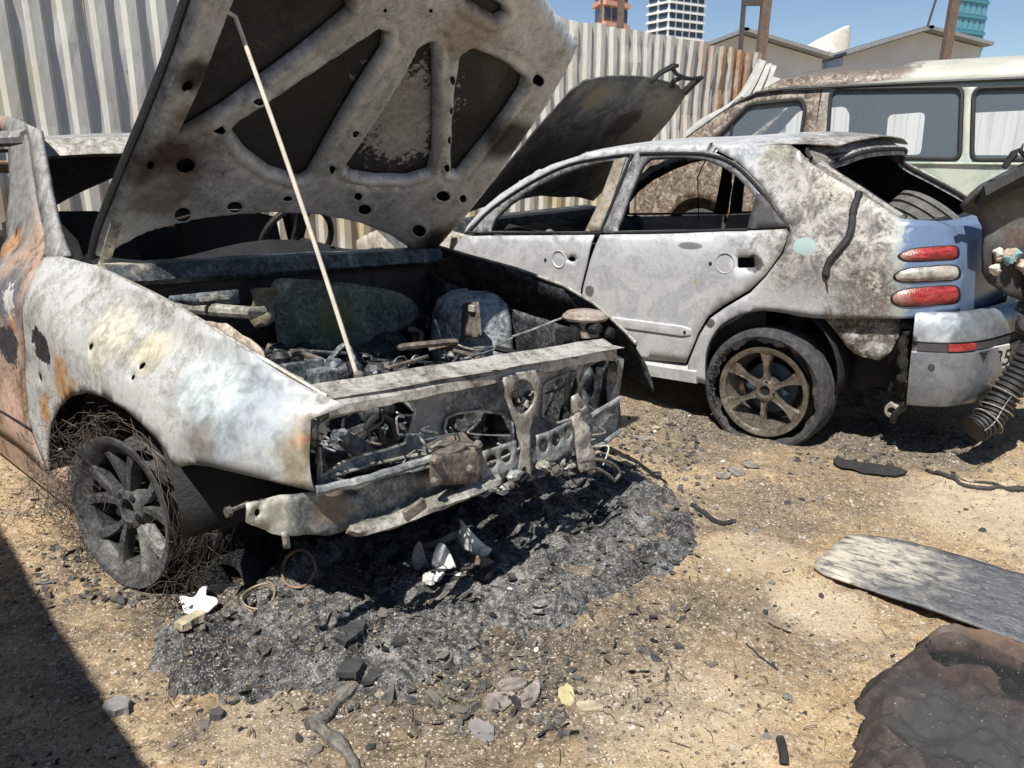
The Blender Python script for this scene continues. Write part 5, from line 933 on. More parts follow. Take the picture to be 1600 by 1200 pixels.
# wheels: six-spoke alloy with a burnt-through tyre
M_gold = blotch('tarnished_alloy', [(.10, .085, .07), (.20, .175, .145), (.32, .285, .24), (.42, .38, .33)], 8., 50., .38, .75, .3, .002)
M_tyre = NT('burnt_tyre'); _n = M_tyre; M_tyre = _n.out(_n.ramp(_n.noise(30, 5, .6), [(.3, (.02, .02, .021)), (.55, (.052, .052, .053)), (.75, (.11, .108, .105))]), .85, 0, _n.noise(70, 4, .6), .7, .006)
def six_spoke(c, side, parent, camber=0.):
    R0 = .218; w_ = MB(); w_.lathe([(R0-.012, .09), (R0, .092), (R0, .080), (R0-.016, .070), (R0-.02, .02), (R0-.05, 0), (R0-.05, -.06), (R0-.015, -.08), (R0, -.085), (R0, -.095), (R0-.03, -.085), (R0-.058, -.06), (R0-.058, 0), (R0-.034, .04), (R0-.026, .082)], 64, (0, 0, 0), 'y', True)
    r = w_.build('wheel', M_gold, parent); r.location = c; r.rotation_euler = (camber, 0, 0 if side > 0 else math.pi)
    for k in range(6):
        a = math.radians(60*k+32); cx = Vector((math.cos(a), 0, math.sin(a))); cy = Vector((-math.sin(a), 0, math.cos(a))); rings = []
        for t in np.linspace(0, 1, 8):
            q = .036+(R0-.062)*t; wd = .026-.014*math.sin(math.pi*min(1, t*1.15))+.012*t**4; yy = .060+.022*t; b = cx*q; Y_ = Vector((0, 1, 0))
            rings.append([b-cy*wd+Y_*(yy-.014), b-cy*wd*.75+Y_*yy, b-cy*wd*.2+Y_*(yy-.004), b+cy*wd*.2+Y_*(yy-.004), b+cy*wd*.75+Y_*yy, b+cy*wd+Y_*(yy-.014), b+cy*wd*.7+Y_*(yy-.035), b-cy*wd*.7+Y_*(yy-.035)])
        MB().loft(rings, True, True).build('spoke', M_gold, r)
    MB().lathe([(0, .052), (.022, .052), (.026, .066), (.034, .070), (.050, .064), (.062, .045), (.062, .0), (0, 0)], 28, (0, 0, 0), 'y').build('hub', M_gold, r); MB().lathe([(0, .056), (.021, .056)], 18, (0, 0, 0), 'y').build('centre_cap', M_black, r)
    for k in range(4):
        a = math.radians(90*k+10); MB().lathe([(0, .001), (.008, .001), (.009, 0)], 10, (.046*math.cos(a), .066, .046*math.sin(a)), 'y').build('bolt_hole', M_black, r)
    MB().lathe([(.03, .0), (.125, .0), (.125, .015), (.03, .015)], 36, (0, -.03, 0), 'y', True).build('brake_disc', flat('blued_disc', (.05, .085, .13), .45, .5, var=.5), r)
    t_ = MB(); rings = []; n = 96
    for i in range(n):
        a = 2*math.pi*i/n; sag = 1-.055*max(0, -math.sin(a))**3; rag = .250+.022*nz((math.cos(a)*3, math.sin(a)*3, 1), 1.8)+.010*nz((math.cos(a)*9, math.sin(a)*9, 4), 1.6); bl = max(0, -math.sin(a))**4*.025
        pr = [(rag, .085+bl), (.272, .098+bl), (.290, .092+bl), (.300, .072+bl), (.302, .05), (.294, .047), (.294, .040), (.303, .037), (.303, .006), (.295, .004), (.295, -.004), (.303, -.006), (.303, -.04), (.294, -.043), (.300, -.072), (.288, -.095), (.25, -.098), (.245, -.088), (.276, -.08), (.280, .07), (.262, .085), (rag+.004, .079+bl)]
        rings.append([(p*sag*math.cos(a), h, p*sag*math.sin(a)) for p, h in pr])
    rings.append(rings[0]); t_.loft(rings, True); t_.build('tyre', M_tyre, r)
    if side > 0:
        sh_ = MB(); rg = random.Random(3)
        for k in range(70):
            a = rg.uniform(-1.7, .9); p0 = Vector((.25*math.cos(a), .09, .25*math.sin(a))); v = [p0, p0+Vector((.02*rg.uniform(-1, 1), rg.uniform(.0, .02), .02*rg.uniform(-1, 1))), p0+Vector((.03*math.cos(a)+.01*rg.uniform(-1, 1), -.01, .03*math.sin(a))), p0+Vector((.02*math.cos(a+.4), .012, .02*math.sin(a+.4)))]
            sh_.add(v, [[0, 1, 2], [0, 2, 3]])
        o = sh_.build('tyre_shreds', M_tyre, r, thick=.003); o['kind'] = 'stuff'
    return r
bw = BF.hit((1203, 606), (0, 1, 0), .71)
six_spoke(tuple(bw), 1, CB, R(-1)); six_spoke((bw[0], -.71, bw[2]), -1, CB); six_spoke((2.54, .70, bw[2]), 1, CB)
# ================================================================== minibus
VA = root('minibus', 'pale green minibus with scorched peeling front parked along the fence', 'van', VF)
def m_van():
    n = NT('scorched_green_van'); x = n.xyz(); a = n.noise(2.6, 5, .6, .8); b = n.noise(14, 6, .7, 1.2, None, 3.); c = n.noise(55, 4, .7, .3, None, 5.); v = n.vor(26, 'DISTANCE_TO_EDGE')
    pale = n.ramp(n.math('ADD', n.math('MULTIPLY', a, .6), n.math('MULTIPLY', b, .4)), [(.34, (.22, .30, .24)), (.44, (.34, .41, .35)), (.52, (.45, .49, .44)), (.60, (.50, .49, .40)), (.70, (.42, .45, .42))])
    pale = n.mix(n.math('MULTIPLY', n.sm(x[2], 1.76, 1.84), .8), pale, n.ramp(a, [(.35, (.36, .35, .30)), (.6, (.48, .46, .40))]))
    peel = n.ramp(n.math('ADD', n.math('MULTIPLY', b, .75), n.math('MULTIPLY', c, .25)), [(.36, (.05, .04, .03)), (.46, (.13, .098, .075)), (.54, (.25, .205, .165)), (.60, (.44, .41, .36)), (.68, (.19, .155, .125))])
    w = n.math('MULTIPLY', n.math('SUBTRACT', n.math('ADD', n.math('MULTIPLY', a, .4), n.math('MULTIPLY', b, .6)), .5), 1.0)
    k = n.sm(n.math('ADD', n.math('ADD', x[0], w), n.math('MULTIPLY', n.sm(x[2], 1.80, 1.86), .62)), .42, .62); col = n.mix(k, pale, peel)
    top_ = n.math('MULTIPLY', n.math('MULTIPLY', k, n.sm(x[2], 1.83, 1.90)), n.sm(n.math('ADD', x[2], n.math('MULTIPLY', c, .2)), 1.98, 2.06)); col = n.mix(top_, col, (.13, .115, .10))
    col = n.mix(n.math('MULTIPLY', n.sm(b, .62, .72), .5), col, (.14, .26, .15))
    return n.out(col, .5, .05, n.math('ADD', b, c), .12, .003)
M_van = m_van()
NG = NT('dusty_glass'); _t = NG.t; _g = _t.nodes.new('ShaderNodeBsdfGlossy'); _g.inputs['Roughness'].default_value = .06; _tr = _t.nodes.new('ShaderNodeBsdfTransparent'); _tr.inputs[0].default_value = (.80, .84, .86, 1); _df = _t.nodes.new('ShaderNodeBsdfDiffuse'); _df.inputs[0].default_value = (.36, .43, .50, 1)
_f = _t.nodes.new('ShaderNodeFresnel'); _m = _t.nodes.new('ShaderNodeMixShader'); _m2 = _t.nodes.new('ShaderNodeMixShader'); _m2.inputs[0].default_value = .24
_t.links.new(_tr.outputs[0], _m2.inputs[1]); _t.links.new(_df.outputs[0], _m2.inputs[2]); _t.links.new(_f.outputs[0], _m.inputs[0]); _t.links.new(_m2.outputs[0], _m.inputs[1]); _t.links.new(_g.outputs[0], _m.inputs[2]); _t.links.new(_m.outputs[0], _t.nodes['Material Output'].inputs[0]); M_glass = NG.m
def vy(x, z): return -.10*max(0, (z-1.1)/.7)**1.5-.15*max(0, (x-1.9)/.7)**2-.03*max(0, (.7-z)/.4)**2
vo = [(2.55, .42), (2.62, .75), (2.52, 1.0), (2.2, 1.14), (1.92, 1.36), (1.62, 1.57), (1.40, 1.70), (1.22, 1.775), (1.0, 1.80), (-2.7, 1.80), (-2.75, .42)]
arch = lambda c: [(c+.36*math.cos(t), .42+.33*math.sin(t)) for t in np.linspace(.02, math.pi-.02, 12)]
vo = vo[:-1]+[(-2.75, .42)]+[(-1.9+.36*math.cos(t), .42+.33*math.sin(t)) for t in np.linspace(math.pi, 0, 12)]+[(1.75+.36*math.cos(t), .42+.33*math.sin(t)) for t in np.linspace(math.pi, 0, 12)]
def vhit(pts): return VF.SY(pts, vy)
w1 = rpoly([(1.74, 1.20), (1.50, 1.46), (1.31, 1.665), (.80, 1.70), (.745, 1.62), (.745, 1.20)], [.02, .05, .06, .06, .05, .03])
w2 = rpoly(vhit([(1299, 139), (1504, 136), (1500, 249), (1293, 243)]), .075); w3 = rpoly(vhit([(1522, 138)])+[(-1.85, 1.73), (-1.85, 1.17)]+vhit([(1519, 250)]), .075); w4 = rpoly([(-1.98, 1.73), (-2.6, 1.73), (-2.6, 1.17), (-1.98, 1.17)], .07)
panel('side_panel', vo, [w1, w2, w3, w4], lambda u, v: (u, vy(u, v)+.004*nz((u, v, 0), 3), v), M_van, VA, .07, .03, -1, flip=True)
w2f = rpoly([(.35, 1.18), (.35, 1.60), (-.02, 1.62), (-.02, 1.18)], .06); w3f = rpoly([(-.42, 1.18), (-.42, 1.60), (-1.15, 1.62), (-1.15, 1.18)], .06); w5f = rpoly([(-1.45, 1.18), (-1.45, 1.60), (-2.2, 1.62), (-2.2, 1.18)], .06)
panel('side_panel', vo, [w1, w2f, w3f, w5f], lambda u, v: (u, -1.72-vy(u, v), v), M_van, VA, .1, .03, -1)
for i, wl in enumerate((w1, w2, w3, w4)):
    wn_ = panel('side_window', wl, [], lambda u, v: (u, vy(u, v)-.018, v), M_glass, VA, .2, 0)
    pp = [(u, vy(u, v)+.006, v) for u, v in densify(wl, .06)]; mb = MB(); pp.append(pp[0]); mb.tube(pp, .019, 7, False); mb.build('window_seal', M_seal, wn_)
MB().tube([(1.46, vy(1.46, 1.2)-.005, 1.20), (1.46, vy(1.46, 1.5)-.005, 1.50)], .014, 6).build('quarter_light_bar', M_seal, VA)
rs = []; ysn = np.linspace(0, 1, 15)
for x in list(np.linspace(-2.75, .9, 12))+[1.05, 1.2, 1.32, 1.42]:
    dz = 0 if x < .55 else .28*((x-.55)/.87)**2.2; b = 1.80-(0 if x < 1. else .10*((x-1.)/.42)**1.6)
    rs.append([(x+(.10*math.sin(math.pi*t) if x > 1 else 0), -.09-1.54*t, b+max(.005, (.245-dz))*math.sin(math.pi*t)**.42) for t in ysn])
rv = MB(); rv.loft(rs, False); RV = rv.build('roof', M_van, VA, thick=.01)
for yy, nm in ((-.092, 1), (-1.628, -1)):
    MB().tube([(-2.75, yy+.02*nm, 1.805), (0, yy+.02*nm, 1.805), (1.0, yy+.02*nm, 1.80), (1.24, yy+.02*nm, 1.775), (1.42, yy+.015*nm, 1.695), (1.64, yy+.02*nm, 1.565), (1.95, yy+.05*nm, 1.35)], .014, 7).build('rain_gutter', flat('dark_gutter', (.05, .055, .06), .5), VA)
MB().tube([(.62, vy(.62, .5)+.008, .45), (.62, vy(.62, 1.1)+.008, 1.1), (.62, vy(.62, 1.78)+.008, 1.78)], .006, 5).build('door_gap', M_seal, VA); MB().tube([(-2.7, .016, 1.12), (.6, .016, 1.12)], .012, 6).build('side_moulding', M_van, VA)
panel('windscreen_frame', [(-.12, 1.30), (-1.60, 1.30), (-1.58, 1.74), (-.14, 1.74)], [rpoly([(-.2, 1.33), (-1.52, 1.33), (-1.50, 1.70), (-.22, 1.70)], .06)], lambda u, v: (1.96-1.30*(v-1.30)+.10*math.sin(math.pi*(-u/1.72)), u, v), M_van, VA, .1, .03)
panel('windscreen', rpoly([(-.2, 1.33), (-1.52, 1.33), (-1.50, 1.70), (-.22, 1.70)], .06), [], lambda u, v: (1.95-1.30*(v-1.30)+.10*math.sin(math.pi*(-u/1.72)), u, v), M_glass, VA, .1, 0)
MB().loft([[(2.66+.06*math.sin(math.pi*t), -.1-1.52*t, .42), (2.70+.06*math.sin(math.pi*t), -.1-1.52*t, .80), (2.56, -.1-1.52*t, 1.04), (1.98+.1*math.sin(math.pi*t), -.1-1.52*t, 1.30), (1.9, -.1-1.52*t, 1.0), (2.4, -.1-1.52*t, .42)] for t in np.linspace(0, 1, 11)], True, True).build('nose', M_van, VA)
MB().box((-2.72, -.86, 1.1), (.06, 1.55, 1.38)).build('rear_doors', M_van, VA, bevel=.02); MB().box((-.3, -.86, .45), (4.6, 1.5, .06)).build('floor_pan', M_dark, VA)
for x in (.55, -.5, -1.3): MB().box((x, -.86, .95), (.12, 1.2, .45), rotm('Y', -.15)).build('bench_back', flat('grey_seat', (.13, .15, .17), .8), VA, bevel=.04)
MB().box((1.42, -.25, 1.50), (.05, .16, .11)).build('interior_mirror', M_black, VA, bevel=.02); MB().box((1.62, -.8, 1.15), (.3, 1.4, .18)).build('dashboard', M_dark, VA, bevel=.04)
for x in (1.75, -1.9):
    for y in (-.13, -1.58):
        wv = MB(); wv.lathe([(.12, -.09), (.2, -.1), (.31, -.095), (.335, -.06), (.34, 0), (.335, .06), (.31, .095), (.2, .1), (.12, .09)], 32, (0, 0, 0), 'y', True); o = wv.build('wheel', M_tyre, VA); o.location = (x, y, .30); MB().lathe([(0, .05), (.08, .06), (.19, .08), (.2, .09), (.2, -.09), (0, -.09)], 24, (0, 0, 0), 'y').build('rim', M_gold, o)
# ================================================================== things at the right edge
CY = 3.34
def cpx(px, py, y=CY): return tuple(WF.hit((px, py), (0, 1, 0), y))
M_char = blotch('sooty_panel', [(.018, .018, .019), (.035, .034, .035), (.06, .058, .056), (.10, .09, .085)], 5., 40., .75, .05, .5, .004, 1.2, [(cpx(1570, 345), .10, (.12, .115, .11), .9, .6, 8.), (cpx(1580, 370), .05, (.13, .09, .075), .9, .6, 9.)])
CPL = root('charred_bonnet_panel', 'charred black body panel standing upright at the right edge beside the blue tail', 'car panel')
o1 = [(q[0], q[2]) for q in [cpx(*p) for p in [(1490, 322), (1500, 302), (1514, 287), (1545, 270), (1580, 254), (1640, 238), (1760, 230), (1800, 420), (1800, 700), (1700, 720), (1640, 600), (1620, 480), (1576, 462), (1545, 442), (1533, 424), (1531, 388), (1533, 352), (1525, 337), (1500, 330)]]]
panel('face_sheet', o1, [], lambda u, v: (u, CY+.10*(u-2.1)-.08*float(ss(v, .95, 1.15))+.02*nz((u, v, 0), 5)+.006*nz((u, v, 0), 22), v), M_char, CPL, .03, .02)
tp = [cpx(*p) for p in [(1512, 289), (1545, 272), (1580, 256), (1640, 240), (1760, 232)]]
MB().loft([[(x, CY-.09+.1*(x-2.1), z+.004), (x, CY-.115+.1*(x-2.1), z-.035), (x, CY-.09+.1*(x-2.1), z-.085), (x+.01, CY+.02+.1*(x-2.1), z-.05)] for x, y, z in crom(tp, 6, False)], True, True).build('rolled_edge', M_black, CPL)
pk = MB(); P_ = [cpx(*p, CY-.1) for p in ((1568, 262), (1585, 240), (1592, 234), (1604, 246), (1640, 240))]; pk.tube(P_, [.01, .016, .008, .012, .01], 6); pk.tube([cpx(1594, 238, CY-.1), cpx(1599, 224, CY-.1)], [.008, .002], 5); pk.build('torn_bracket', M_black, CPL)
rg = random.Random(21)
for i in range(9):
    c = cpx(rg.uniform(1545, 1610), rg.uniform(395, 432), CY-.05); v, f = lump(c, rg.uniform(.014, .028), i); mesh('melted_insulation', v, f, flat('melt_%d' % (i % 3), [(.55, .50, .44), (.20, .38, .40), (.46, .36, .28)][i % 3], .7, var=.3, sc=40), CPL)
for i in range(13):
    c = cpx(rg.uniform(1592, 1670), rg.uniform(440, 530), CY+rg.uniform(-.06, .04)); v, f = lump(c, rg.uniform(.03, .055), 30+i); mesh('charred_lump', v, f, M_char, CPL)
# corrugated air hose
HO = root('air_duct_hose', 'black ribbed air hose hanging down to the ground before the rear bumper', 'hose')
hc = [Vector(p) for p in crom([cpx(1640, 470, CY-.05), cpx(1628, 510, CY-.05), cpx(1612, 550, CY-.05), cpx(1590, 590, CY-.05), cpx(1565, 625, CY-.06), cpx(1546, 655, CY-.08), cpx(1522, 672, CY-.1)], 26, False)]
rr = []
for i, p in enumerate(hc):
    t = i/len(hc); base = .060-.008*t if t > .30 else .050; rr.append(base+(.006*(1 if (i % 6) < 3 else -.6) if t > .34 else .012*nz((i, 0, 0), .25)))
MB().tube(hc, rr, 20).build('hose_body', NT('hose_rubber').out((.025, .025, .026), .55) if False else flat('hose_rubber', (.035, .034, .034), .55, var=.5, sc=30), HO)
for t in (.62, .74, .85):
    i = int(t*len(hc)); d = (hc[i+1]-hc[i-1]).normalized(); u = d.orthogonal().normalized(); q = d.cross(u); MB().tube([hc[i]+(u*math.cos(a)+q*math.sin(a))*(rr[i]+.010) for a in np.linspace(0, 2*math.pi, 25)], .0025, 5).build('hose_wire_ring', M_pale, HO)
MB().tube([hc[i]+Vector((-.02, -.062, .0)) for i in range(int(.6*len(hc)), int(.92*len(hc)))], .0022, 5).build('hose_wire', M_pale, HO)
# black cables on the ground
def ground_tube(name, label, cat, pts, r, mat, lift=0., n=8, wob=.0, grp=None):
    q = [G(*p) for p in pts]; q = crom(q, 8, False); P_ = [(x, y, gzf(x, y)+r*.8+lift+wob*abs(nz((x, y, 0), 6))) for x, y in q]
    return tag(MB().tube(P_, r, n).build(name, mat), label, cat, grp)
M_cab = flat('dusty_cable', (.05, .046, .042), .8, var=.6, sc=30)
ground_tube('black_cable', 'thick black cable lying at the right edge, the upper one', 'cable', [(1488, 729), (1530, 742), (1580, 748), (1640, 742), (1700, 730)], .006, M_cab, 0, 7, .012)
ground_tube('black_cable', 'long curved black cable at the right edge, the lower left one', 'cable', [(1450, 720), (1475, 735), (1510, 748), (1560, 756), (1610, 752), (1680, 760)], .008, M_cab, 0, 7, .012)
# ================================================================== loose sheets in the right foreground
def gsheet(name, label, cat, px, z, fn, mat, step, thick, closed=True, k=5, holes=(), smooth_=True):
    q = [tuple(WF.Z([p], z)[0]) for p in px]; q = crom(q, k) if smooth_ else q
    o = panel(name, q, [], fn, mat, None, step, thick, -1); return tag(o, label, cat)
M_board = NT('scuffed_board'); n = M_board; st_ = n.vec('MULTIPLY', n.o, (1, 5, 1)); rot_ = n.n.new('ShaderNodeVectorRotate'); rot_.rotation_type = 'Z_AXIS'; rot_.inputs['Angle'].default_value = R(38); n.put(rot_.inputs['Vector'], n.o); stv = n.vec('MULTIPLY', rot_.outputs[0], (1, 2.6, 1))
a = n.noise(16, 8, .75, .8, stv); b = n.noise(90, 5, .75, 0, n.vec('MULTIPLY', rot_.outputs[0], (1, 2, 1))); g1 = G(1370, 880)
dk = n.ramp(n.math('ADD', n.math('MULTIPLY', a, .5), n.math('MULTIPLY', b, .5)), [(.36, (.035, .037, .041)), (.48, (.085, .09, .097)), (.58, (.17, .172, .175)), (.68, (.36, .35, .33))]); cr_ = n.ramp(a, [(.40, (.10, .10, .10)), (.48, (.36, .335, .28)), (.58, (.56, .51, .41))])
M_board = n.out(n.mix(n.patch((g1[0]-.06, g1[1], .03), .19, 1.3, 1.4, 9.), dk, cr_), .6, 0, n.math('ADD', a, b), .25, .003)
bq = [(1271, 884), (1277, 872), (1318, 838), (1338, 833), (1400, 842), (1480, 864), (1600, 899), (1720, 935), (1720, 1045), (1600, 1004), (1540, 983), (1470, 958), (1400, 935), (1330, 910), (1285, 895)]
q = [tuple(WF.Z([p], .03)[0]) for p in bq]; q = rpoly(q, .012, 2); q = [(x+.004*nz((x, y, 0), 30), y+.004*nz((x, y, 4), 30)) for x, y in densify(q, .02)]
tag(panel('scuffed_board', q, [], lambda u, v: (u, v, .030+.010*(u-1.1)+.006*nz((u, v, 0), 4)+.002*nz((u, v, 2), 18)), M_board, None, .03, .007, -1), 'flat scuffed grey and cream board with rounded corner lying on the sand at right', 'board')
# rusty melted sheet in the near right corner
mo = crom([WF.Z([p], .06)[0] for p in [(1352, 1045), (1372, 1022), (1420, 990), (1450, 968), (1480, 962), (1530, 970), (1600, 990), (1720, 1030), (1760, 1300), (1500, 1330), (1330, 1300), (1308, 1210), (1322, 1165), (1345, 1120), (1352, 1085), (1330, 1062)]], 5)
mo = [(x+.012*nz((x, y, 0), 16)+.006*nz((x, y, 3), 50), y+.012*nz((x, y, 7), 16)+.006*nz((x, y, 9), 50)) for x, y in densify(mo, .012)]
rc = crom([WF.Z([p], .06)[0] for p in [(1447, 1012), (1462, 1002), (1500, 1004), (1550, 1018), (1620, 1045), (1680, 1075), (1660, 1100), (1600, 1088), (1560, 1062), (1520, 1042), (1470, 1036)]], 4)
V, Fq = tri2d(mo, [], .0115); V = np.array(V); x, y = V[:, 0], V[:, 1]; d = pdist(x, y, mo); dr = pdist(x, y, rc); inr = pip(x, y, rc); pj_ = ss(x+.45*y, *sorted(((G(1400, 1100)[0]+.45*G(1400, 1100)[1]), (G(1500, 960)[0]+.45*G(1500, 960)[1]))))
rough_ = ss(1.70-y+.1*(fbm(x*6, y*6, 2, 71)-.5), 0, .10); r1 = 1-np.abs(2*fbm(x*7, y*7, 4, 61)-1)
z = gz(x, y)-.01+.075*ss(d, -.01, .05)+.016*(fbm(x*4, y*4, 3, 62)-.5)+rough_*(.045*(r1-.75)+.03*(fbm(x*34, y*34, 4, 63)-.5))+.006*(fbm(x*24, y*24, 3, 64)-.5)-.050*np.where(inr, ss(dr, 0, .014), 0)+.012*np.where(inr, 0, 1-ss(dr, .0, .03))
def m_melt():
    n = NT('rust_brown_melted_sheet'); a = n.noise(5, 5, .6, .6); b = n.noise(30, 5, .7, .4, None, 3.); c = n.noise(190, 3, .6, 0, None, 6.)
    col = n.ramp(n.math('ADD', n.math('MULTIPLY', a, .5), n.math('MULTIPLY', b, .5)), [(.36, (.012, .011, .011)), (.46, (.03, .025, .024)), (.55, (.062, .047, .042)), (.66, (.12, .085, .068))])
    for p, r, c2, am in (((1500, 985), .12, (.19, .125, .085), .8), ((1580, 1005), .12, (.23, .14, .085), .8), ((1440, 1000), .08, (.16, .125, .10), .8), ((1540, 1110), .16, (.05, .03, .028), .5), ((1500, 1180), .14, (.045, .046, .048), .9)):
        g = G(*p); col = n.mix(n.math('MULTIPLY', n.patch((g[0], g[1], .05), r, 1., .7, 9., (1, 1, 0)), am), col, c2)
    g = G(1560, 1055); col = n.mix(n.math('MULTIPLY', n.sm(n.xyz()[2], .05, .03), n.patch((g[0], g[1], 0), .25, .3, .1, 9., (1, 1, 0))), col, (.010, .011, .012))  # shade of the hollow put into the colour, near black at its floor
    col = n.mix(n.math('MULTIPLY', n.math('MULTIPLY', n.sm(c, .62, .68), n.sm(b, .5, .62)), .6), col, (.36, .34, .32)); return n.out(col, .88, .0, n.math('ADD', b, n.math('MULTIPLY', c, .5)), .6, .006)
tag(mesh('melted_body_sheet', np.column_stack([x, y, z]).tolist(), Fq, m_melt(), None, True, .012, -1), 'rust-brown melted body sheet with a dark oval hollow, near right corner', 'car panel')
# ================================================================== named debris in front of the bonnet-up car
def P3(px, py, z=0.): q = WF.Z([(px, py)], z)[0]; return Vector((q[0], q[1], z))
M_ashw = blotch('white_ash_plastic', [(.40, .39, .37), (.60, .59, .57), (.74, .735, .72), (.80, .80, .79)], 10., 60., .8, 0, .4, .003)
M_tread = flat('charred_tread', (.035, .034, .034), .9, var=.6, sc=40, bs=1., bd=.008)
# lamp remains
LR = root('headlamp_remains', 'burnt headlamp unit with curled white ash shells under the front crossmember', 'headlamp', loc=tuple(P3(712, 905, .035)))
lo = P3(712, 905, .035)
def shell(px, zoff, bend, mat, nm):
    q = [WF.hit(p, (0, 1, 0), lo.y+zoff) for p in px]; o = crom([(p[0]-lo.x, p[2]-lo.z) for p in q], 4); cx = np.mean([p[0] for p in o])
    return panel(nm, o, [], lambda u, v: (u, zoff+bend*((u-cx)**2)*9+.02*nz((u, v, 0), 18), v), mat, LR, .012, .003)
shell([(714, 848), (720, 828), (718, 816), (735, 830), (752, 848), (768, 868), (764, 874), (740, 866), (724, 862)], .05, 1.4, M_ashw, 'lamp_shell')
shell([(742, 888), (744, 868), (764, 872), (772, 884), (760, 888)], .02, 1., flat('brown_shell', (.20, .155, .12), .8), 'lamp_shell')
shell([(645, 862), (655, 846), (664, 866), (668, 884), (652, 892), (644, 878)], .04, -1.2, blotch('grey_ash', [(.2, .2, .2), (.36, .36, .355), (.55, .54, .52)], 14., 60.), 'lamp_shell')
shell([(676, 884), (680, 856), (690, 848), (703, 864), (714, 886), (700, 892)], .03, -1.2, M_ashw, 'lamp_shell')
shell([(640, 858), (690, 840), (715, 834), (718, 843), (690, 850), (650, 862)], .09, .4, flat('grey_rim', (.16, .16, .16), .7), 'lamp_rim')
bs_ = MB(); bs_.tube([(-.10, .02, .01), (-.05, -.02, .012), (.03, -.03, .014), (.09, -.01, .02), (.12, .05, .03), (.10, .10, .04)], [.012, .015, .014, .016, .014, .01], 7); bs_.build('lamp_base', M_black, LR)
MB().tube([(-.10, .0, .03), (-.02, -.015, .035), (.07, .0, .04)], .007, 6).build('lamp_strip', M_black, LR)
MB().lathe([(.006, 0), (.012, 0), (.012, .008), (.006, .008)], 12, (.085, .03, .075), 'y', True).build('mount_eye', M_ashw, LR)
for i in range(10):
    v, f = lump((rg.uniform(-.09, .03), rg.uniform(-.03, .01), .018), rg.uniform(.008, .018), 80+i); mesh('ash_crumb', v, f, M_ashw, LR)
# tyre tread pieces
def tread(label, px, r, a0, a1, wd, rz, tilt):
    p = P3(*px); o = MB().lathe([(r-.018, -wd), (r, -wd), (r+.003, -wd*.3), (r, 0), (r+.003, wd*.3), (r, wd), (r-.018, wd)], 16, (0, 0, 0), 'y', True, a0, a1)
    v = [Vector(q)+Vector((.008*nz(q, 14), .012*nz(q, 11, 2), .008*nz(q, 14, 5))) for q in o.v]; ob = mesh('tyre_fragment', v, o.f+[], M_tread)
    ob.rotation_euler = (tilt, 0, rz); zmin = min((ob.rotation_euler.to_matrix() @ q).z for q in v); ob.location = (p.x, p.y, top(p.x, p.y)-zmin-.006); return tag(ob, label, 'tyre piece', 'curled tyre pieces by the front wheel')
tread('curled black tyre tread piece nearest the burnt wheel', (316, 925), .080, .15, 2.95, .045, R(-28), .1); tread('curled black tyre tread piece, right of the pair before the wheel', (368, 912), .085, .1, 2.8, .04, R(-20), -.1); tread('small curled tyre tread piece behind the other two', (402, 893), .065, .2, 2.6, .03, R(-40), .1)
# white melted shard
p = P3(312, 960); sh = crom([(-.055, .035), (-.02, .03), (.0, .07), (.012, .075), (.018, .035), (.045, .03), (.052, .005), (.03, -.035), (0, -.045), (-.03, -.03), (-.045, .005)], 4)
o = panel('white_plastic_shard', sh, [], lambda u, v: (u, v*.75, .012+.03*v+.012*nz((u, v, 0), 25)+.2*u*u*8), flat('melted_white', (.74, .75, .78), .45, var=.08), None, .008, .006); o.location = (p.x, p.y, top(p.x, p.y)); o.rotation_euler = (R(25), 0, 0); tag(o, 'bright white three-pointed plastic shard on the ash by the wheel', 'shard')
# coils and ring
def ringo(name, label, px, r, tilt, turns, rw, mat, rz=0, dz=0.):
    p = P3(*px); pts = [(r*math.cos(t)*(1+.03*math.sin(3*t)), r*math.sin(t), .010*t/6.28*1.0+.006*math.sin(2*t)) for t in np.linspace(0, 2*math.pi*turns, int(36*turns))]; o = MB().tube(pts, rw, 6).build(name, mat); o.rotation_euler = (tilt, 0, rz)
    zmin = min((o.rotation_euler.to_matrix() @ Vector(q)).z for q in pts); o.location = (p.x, p.y, top(p.x, p.y)-zmin+rw+dz-.004); return tag(o, label, 'wire ring')
ringo('wire_coil', 'tan wire coil of several loops on the ash before the car', (409, 965), .044, R(20), 3.2, .0026, flat('tan_wire', (.30, .25, .18), .6, .3))
ringo('metal_ring', 'upright thin copper-brown ring half sunk in ash', (472, 935), .052, R(62), 1., .0045, flat('copper_ring', (.26, .16, .11), .55, .4), R(-20), -.012)
